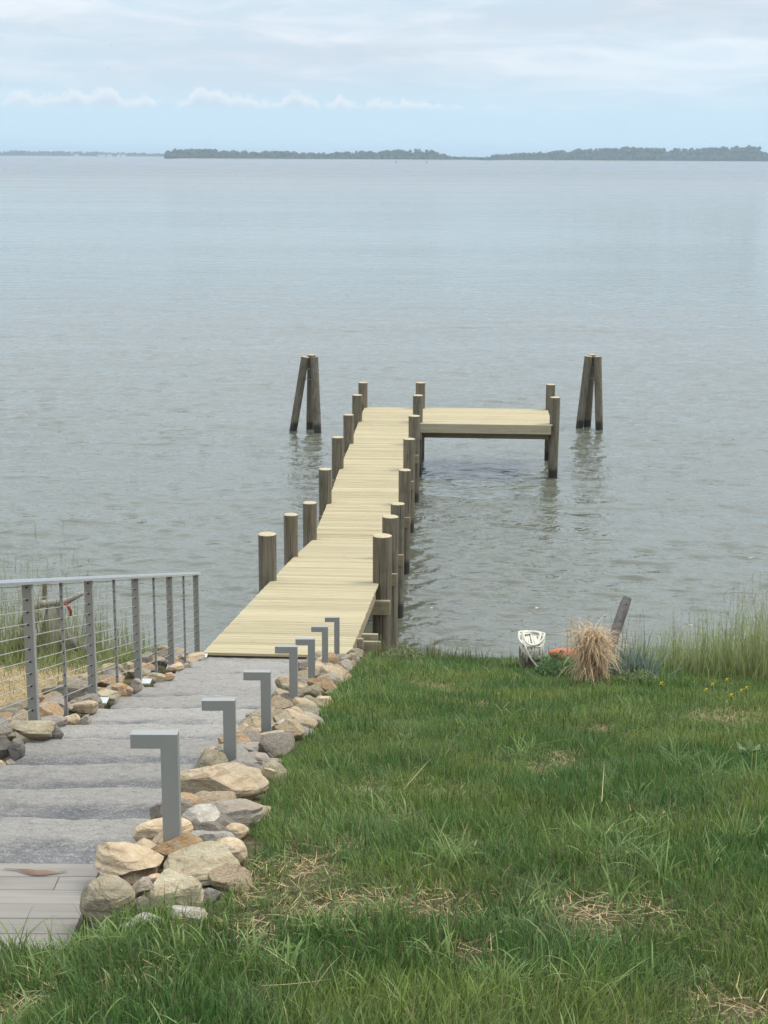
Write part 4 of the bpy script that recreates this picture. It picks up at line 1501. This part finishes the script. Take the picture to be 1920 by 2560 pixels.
# ------------------------------------------------------------------ things on the bank
BP, BZ = on_ground(1327, 1672)
post = empty('mooring_post', BP)
tag(post, 'short weathered round post on the bank under the coiled rope', 'post')
piling_at(0, 0, 0.30, 0.125, 'shaft', post, bottom=-0.6)
post.children[0].location = (0, 0, 0.30)
parts = []
rr = random.Random(3)
for k in range(13):
    a0 = rr.uniform(-0.5, 0.5)
    dip = rr.uniform(0.05, 0.19)
    wx = rr.uniform(0.07, 0.135)
    pts = []
    for q in range(33):
        an = 2 * math.pi * q / 32
        x = wx * math.sin(an)
        y = -0.150 * math.cos(an) - rr.uniform(0, 0.012)
        front = max(0.0, math.cos(an))
        z = 0.33 + 0.02 * (k % 4) - dip * front ** 0.8 * 1.0 - 0.03 * max(0, -math.cos(an))
        X = x * math.cos(a0) - y * math.sin(a0); Y = x * math.sin(a0) + y * math.cos(a0)
        pts.append((X, Y, z))
    parts.append(tube_vf(pts, 0.011, 6, False))
parts.append(tube_vf([(-0.10, -0.15, 0.34), (-0.04, -0.165, 0.2), (0.03, -0.165, 0.10), (0.08, -0.16, 0.05)], 0.011, 6))
for k in range(9):                                   # turns laid straight over the top
    x = -0.105 + 0.026 * k + rr.uniform(-.006, .006)
    w_ = math.sqrt(max(0.137 ** 2 - x * x, 0.003))
    lo = rr.uniform(0.10, 0.24)
    parts.append(tube_vf([(x * 1.05, -w_ - 0.022, lo), (x, -w_ - 0.018, 0.27), (x, -w_ * 0.8, 0.325), (x * 0.9, 0, 0.338), (x, w_ * 0.8, 0.325), (x, w_ + 0.018, 0.24)], 0.0125, 6))
rope = mesh_obj('rope', *merge(parts), M['rope'], None, True, BP)
tag(rope, 'coil of off-white braided rope draped over the short bank post', 'rope')

p, zc = on_ground(1414, 1668)
by = empty('mooring_float', (p.x, p.y, p.z + 0.06), 0.15)
tag(by, 'orange-red torpedo float lying in the weeds beside the rope post', 'float')
xs = np.linspace(-0.19, 0.19, 15)
V, F = tube_vf([(x, 0, 0.085 - 0.12 * x) for x in xs], [max(0.012, 0.062 * (1 - abs(x / 0.19) ** 2.6) ** 0.5) for x in xs], 18)
mesh_obj('body', V, F, M['buoy_red'], by, True)
mesh_obj('eye', *tube_vf([(0.2 + 0.018 * math.cos(a), 0, 0.06 + 0.018 * math.sin(a)) for a in np.linspace(0, 6.28, 10)], 0.006, 6), M['buoy_red'], by)

# leaning weathered post
pb, zc = on_ground(1500, 1692)
ptop = P(1569, 1494, zc + 0.15)
lean = empty('leaning_post', pb)
tag(lean, 'weathered grey timber post leaning right out of the dry grass', 'post')
dv = ptop - pb
n = 10; V = []; F = []
side = dv.normalized()
ax = side.cross(Vector((0, 1, 0))).normalized(); ay = side.cross(ax)
lr = random.Random(9)
for i in range(9):
    q = -0.2 + 1.2 * i / 8
    for k in range(n):
        a = 2 * math.pi * k / n
        rad = 0.052 * (1 - 0.10 * q) * (1 + 0.14 * math.sin(3 * a + 1.0) + lr.uniform(-.05, .05)) * (0.86 if i == 8 else 1)
        V.append(dv * q + (ax * math.cos(a) + ay * math.sin(a)) * rad)
for i in range(8):
    for k in range(n):
        F.append((i * n + k, i * n + (k + 1) % n, (i + 1) * n + (k + 1) % n, (i + 1) * n + k))
F.append(tuple(8 * n + k for k in range(n)))
sh = mesh_obj('shaft', V, F, M['gray_wood'], lean, True, angle=40)
for q in (0.93, 0.72):
    c = dv * q + Vector((0, -0.047, 0))
    mesh_obj('bolt_hole', *tube_vf([c, c + Vector((0, -0.004, 0))], 0.008, 8), M['black'], sh)


def clump(name, label, px, py, n, spread, L, w, lean_, curl_, c1, c2, mat, cat='plant', pw=1.0):
    p, zc = on_ground(px, py)
    root = np.stack([rng.normal(0, spread, n), rng.normal(0, spread * 0.8, n), np.zeros(n)], -1)
    m_ = rng.random((n, 1))
    cc = (np.array(c1) * (1 - m_) + np.array(c2) * m_) * rng.uniform(0.7, 1.25, (n, 1))
    parts = [blades(root, rng.uniform(L[0], L[1], n), rng.uniform(w[0], w[1], n), rng.uniform(0, 6.28, n), np.abs(rng.normal(lean_[0], lean_[1], n)), rng.uniform(curl_[0], curl_[1], n), cc, 9, pw=pw)]
    e = empty(name, (p.x, p.y, p.z - 0.02))
    V, T, C = parts[0]
    o = fast_mesh('leaves', V, T, mat, C)
    o.parent = e
    tag(e, label, cat)
    return e


e = clump('dry_grass_clump', 'bushy clump of dry straw-coloured grass around the leaning post', 1478, 1708, 420, 0.042, (0.36, 0.74), (0.004, 0.008), (0.05, 0.04), (1.2, 3.3), (0.54, 0.36, 0.20), (0.74, 0.57, 0.36), M['straw'], 'dry grass', 2.6)
nn = 900
V, T, C = blades(np.stack([rng.normal(0.0, 0.058, nn), rng.normal(-0.02, 0.05, nn), rng.uniform(0.10, 0.54, nn)], -1), rng.uniform(0.10, 0.38, nn), rng.uniform(0.004, 0.009, nn), rng.uniform(0, 6.28, nn), np.abs(rng.normal(1.1, 0.4, nn)), rng.uniform(1.5, 2.2, nn), (np.array([0.54, 0.36, 0.20]) + rng.random((nn, 1)) * np.array([0.2, 0.2, 0.14])) * rng.uniform(0.7, 1.2, (nn, 1)), 6)
o = fast_mesh('drooping_blades', V, T, M['straw'], C); o.parent = e
nn = 26
V, T, C = blades(np.stack([rng.normal(-0.10, 0.06, nn), rng.normal(0, 0.04, nn), np.full(nn, 0.3)], -1), rng.uniform(0.25, 0.46, nn), rng.uniform(0.006, 0.010, nn), rng.normal(3.0, 0.7, nn), np.abs(rng.normal(0.2, 0.15, nn)), rng.uniform(-0.1, 0.4, nn), np.array([0.48, 0.33, 0.19]) * rng.uniform(0.7, 1.1, (nn, 1)), 5)
o = fast_mesh('plume', V, T, M['straw'], C); o.parent = e
e = clump('blue_green_grass_clump', 'blue-green tussock of stiff grass right of the leaning post', 1580, 1698, 460, 0.11, (0.18, 0.42), (0.007, 0.013), (0.25, 0.22), (0.2, 1.0), (0.12, 0.185, 0.13), (0.27, 0.32, 0.26), M['blade'], 'grass')
nn = 22
V, T, C = blades(np.stack([rng.normal(0.0, 0.09, nn), rng.normal(0, 0.06, nn), np.zeros(nn)], -1), rng.uniform(0.45, 0.80, nn), rng.uniform(0.006, 0.009, nn), rng.uniform(0, 6.28, nn), np.abs(rng.normal(0.10, 0.08, nn)), rng.uniform(0.0, 0.55, nn), np.array([0.10, 0.105, 0.07]) * rng.uniform(0.7, 1.3, (nn, 1)), 6)
o = fast_mesh('seed_stalks', V, T, M['blade'], C); o.parent = e


def leafy(name, label, px, py, n, r_, hmax, size, c1, c2):
    p, zc = on_ground(px, py)
    th = rng.uniform(0, 6.28, n); rad = r_ * np.sqrt(rng.random(n)); z = hmax * rng.random(n) * (1 - 0.6 * (rad / r_) ** 2)
    root = np.stack([rad * np.cos(th), rad * np.sin(th) * 0.7, z], -1)
    m_ = rng.random((n, 1))
    cc = (np.array(c1) * (1 - m_) + np.array(c2) * m_) * rng.uniform(0.7, 1.3, (n, 1))
    e = empty(name, (p.x, p.y, p.z))
    V, T, C = blades(root, rng.uniform(0.6, 1.2, n) * size, size * rng.uniform(0.3, 0.5, n), rng.uniform(0, 6.28, n), rng.uniform(0.5, 1.3, n), rng.uniform(0, 0.7, n), cc, 3)
    o = fast_mesh('leaves', V, T, M['leaf'], C); o.parent = e
    k = 12
    V, T, C = blades(np.stack([rng.normal(0, r_ * 0.4, k), rng.normal(0, r_ * 0.3, k), np.zeros(k)], -1), np.full(k, hmax * 0.95), np.full(k, 0.006), rng.uniform(0, 6.28, k), rng.uniform(0, 0.5, k), rng.uniform(0, 0.4, k), np.tile(np.array([[0.08, 0.12, 0.04]]), (k, 1)), 3)
    o = fast_mesh('stems', V, T, M['leaf'], C); o.parent = e
    return tag(e, label, 'weed')


leafy('leafy_weed', 'bright green leafy weed in front of the red float', 1405, 1690, 620, 0.27, 0.27, 0.050, (0.06, 0.14, 0.035), (0.13, 0.22, 0.06))
leafy('leafy_weed', 'low feathery yellow-green weed right of the dry grass clump', 1590, 1712, 420, 0.24, 0.13, 0.035, (0.12, 0.18, 0.04), (0.20, 0.24, 0.06))
leafy('leafy_weed', 'yellow-green bushy weed at lawn edge beside the dock pilings', 1005, 1660, 420, 0.22, 0.22, 0.045, (0.13, 0.17, 0.05), (0.24, 0.25, 0.09))
leafy('leafy_weed', 'small broad-leaved weed in the lawn at right edge', 1868, 1900, 14, 0.05, 0.07, 0.11, (0.12, 0.19, 0.06), (0.18, 0.25, 0.09))

# yellow wildflowers
fl = [(1823, 1672), (1815, 1697), (1779, 1709), (1763, 1722), (1864, 1717), (1851, 1724), (1826, 1735), (1651, 1706), (1890, 1664)]
for i, (x, y) in enumerate(fl):
    p, zc = on_ground(x, y + 26)
    tz = P(x, y, zc).z - p.z
    e = empty('yellow_wildflower', p)
    mesh_obj('stem', *tube_vf([(0, 0, -0.03), (0.006, 0, tz * 0.5), (0, 0, tz)], 0.0025, 5), M['leaf_stem'] if 'leaf_stem' in M else M['marker'], e)
    parts = []
    for k in range(9):
        a = k * 2.4; q = 0.014 * math.sqrt(k / 9)
        c = Vector((q * math.cos(a), q * math.sin(a), tz + 0.01 * math.sin(k)))
        vv, ff = [], []
        for j in range(6):
            b = j * math.pi / 3
            vv.append(c + Vector((0.007 * math.cos(b), 0.007 * math.sin(b) * 0.8, 0.003 * math.sin(2 * b))))
        vv.append(c + Vector((0, 0, -0.006)))
        ff = [(j, (j + 1) % 6, 6) for j in range(6)]
        parts.append((vv, ff))
    mesh_obj('petals', *merge(parts), M['yellow'], e)
    tag(e, 'small yellow wildflower on a thin stem at the right of the bank', 'flower', 'yellow wildflowers in the right bank')

# driftwood stump behind the railing
p = Vector((-3.73, 16.35, float(ground_z(-3.73, 16.35))))
st = empty('driftwood_stump', p)
st.scale = (1.3, 1.3, 1.3)
tag(st, 'bleached grey driftwood stump with bare branches behind the cable railing', 'driftwood')
dr = random.Random(2)
V, F = [], []
n = 18
lv = [(-0.1, 0.19), (0.03, 0.175), (0.12, 0.155), (0.22, 0.125), (0.32, 0.10), (0.42, 0.075), (0.50, 0.055)]
for i, (z, r_) in enumerate(lv):
    for k in range(n):
        a = 2 * math.pi * k / n
        q = r_ * (1 + 0.16 * math.sin(3 * a + 0.5) + 0.10 * math.sin(7 * a + z * 9) + dr.uniform(-.05, .05))
        V.append((q * math.cos(a) + z * 0.05, q * math.sin(a) * 0.8, z))
for i in range(len(lv) - 1):
    for k in range(n):
        F.append((i * n + k, i * n + (k + 1) % n, (i + 1) * n + (k + 1) % n, (i + 1) * n + k))
F.append(tuple((len(lv) - 1) * n + k for k in range(n)))
mesh_obj('trunk', V, F, M['driftwood'], st, True)
mesh_obj('branch', *tube_vf([(-0.26, 0.0, 0.30), (-0.20, -0.02, 0.44), (-0.08, -0.03, 0.51), (0.05, -0.02, 0.52), (0.15, 0.0, 0.53), (0.28, 0.0, 0.60)], [0.03, 0.038, 0.034, 0.03, 0.026, 0.02], 9), M['driftwood'], st, True)
mesh_obj('root', *tube_vf([(-0.1, -0.05, 0.42), (-0.18, -0.06, 0.30), (-0.26, -0.06, 0.16), (-0.28, -0.05, 0.02)], [0.03, 0.05, 0.05, 0.06], 9), M['gray_wood'], st, True)
mesh_obj('root', *tube_vf([(0.10, -0.08, 0.22), (0.26, -0.12, 0.16), (0.42, -0.14, 0.06), (0.52, -0.15, -0.04)], [0.07, 0.055, 0.04, 0.03], 9), M['gray_wood'], st, True)
mesh_obj('root', *tube_vf([(0.62, -0.3, -0.02), (0.72, -0.34, -0.08), (0.84, -0.38, -0.16)], [0.03, 0.026, 0.02], 8), M['gray_wood'], st, True)
mesh_obj('stick', *tube_vf([(-0.07, 0.05, 0.46), (-0.055, 0.05, 0.68)], 0.02, 8), M['piling'], st)
strap = mesh_obj('red_strap', *tube_vf([(0.12, -0.06, 0.53), (0.16, -0.07, 0.51), (0.185, -0.07, 0.46), (0.18, -0.07, 0.41)], [0.010, 0.013, 0.014, 0.009], 8), M['red_strap'], None, True, p)
strap.scale = (1.3, 1.3, 1.3)
tag(strap, 'short red strap hanging from the driftwood branch', 'strap')

# dry curled leaf on the landing
V, F = [], []
pts = [(0, 2172), (30, 2174), (58, 2182), (80, 2185.5), (105, 2185), (130, 2182), (158, 2178)]
wid = [0.002, 0.003, 0.006, 0.008, 0.007, 0.004, 0.002]
for i, ((x, y), w) in enumerate(zip(pts, wid)):
    drr = ray(x + 10, y)
    q = CAM + drr * ((LZ + 0.004 - CAM_Z) / drr.z)
    V += [(q.x, q.y - w * 1.4, q.z + 0.002), (q.x, q.y, q.z + 0.004 + 0.012 * (i in (2, 3, 4))), (q.x, q.y + w, q.z + 0.010 * (i in (2, 3, 4)) + 0.002)]
for i in range(len(pts) - 1):
    for k in range(2):
        a = i * 3 + k
        F.append((a, a + 3, a + 4, a + 1))
M['dryleaf'] = mat_plain('dry_leaf', (0.22, 0.14, 0.09), 0.7, var=0.2)
tag(mesh_obj('dry_leaf', V, F, M['dryleaf'], None, True), 'long curled brown dry leaf lying on the landing boards', 'leaf')


# two distant birds
def bird(px, py, D, label):
    p = P(px, py, D)
    V = [(-0.42, 0.06, 0.02), (-0.20, 0, 0.10), (0, -0.16, 0.0), (0.20, 0, 0.10), (0.42, 0.06, 0.02), (-0.2, 0.12, 0.09), (0, 0.26, 0.0), (0.2, 0.12, 0.09), (0, 0.05, -0.06), (0, 0.0, 0.05)]
    F = [(0, 1, 5), (1, 9, 6, 5), (9, 3, 7, 6), (3, 4, 7), (1, 2, 9), (2, 3, 9), (2, 8, 6), (1, 8, 2), (3, 2, 8), (1, 5, 8), (5, 6, 8), (3, 8, 7), (7, 8, 6)]
    o = mesh_obj('bird', V, F, M['bird'], None, False, p)
    tag(o, label, 'bird', 'birds in the sky')


bird(278, 113, 330, 'upper of two tiny birds flying in the sky at left')
bird(269, 171, 330, 'lower of two tiny birds flying in the sky at left')

# ------------------------------------------------------------------ sea haze
def build_haze():
    m, t = material('sea_haze')
    v = t.n('ShaderNodeVolumePrincipled')
    v.inputs['Color'].default_value = (0.74, 0.88, 1.0, 1)
    v.inputs['Density'].default_value = 1.7e-4
    v.inputs['Anisotropy'].default_value = 0.2
    t.n('ShaderNodeOutputMaterial', {'Volume': v.outputs[0]})
    o = mesh_obj('haze', *box_vf(-9500, 9500, -60, 9900, -3.0, 36), m)
    tag(o, 'thin blue sea haze over the water', kind='stuff')


build_haze()
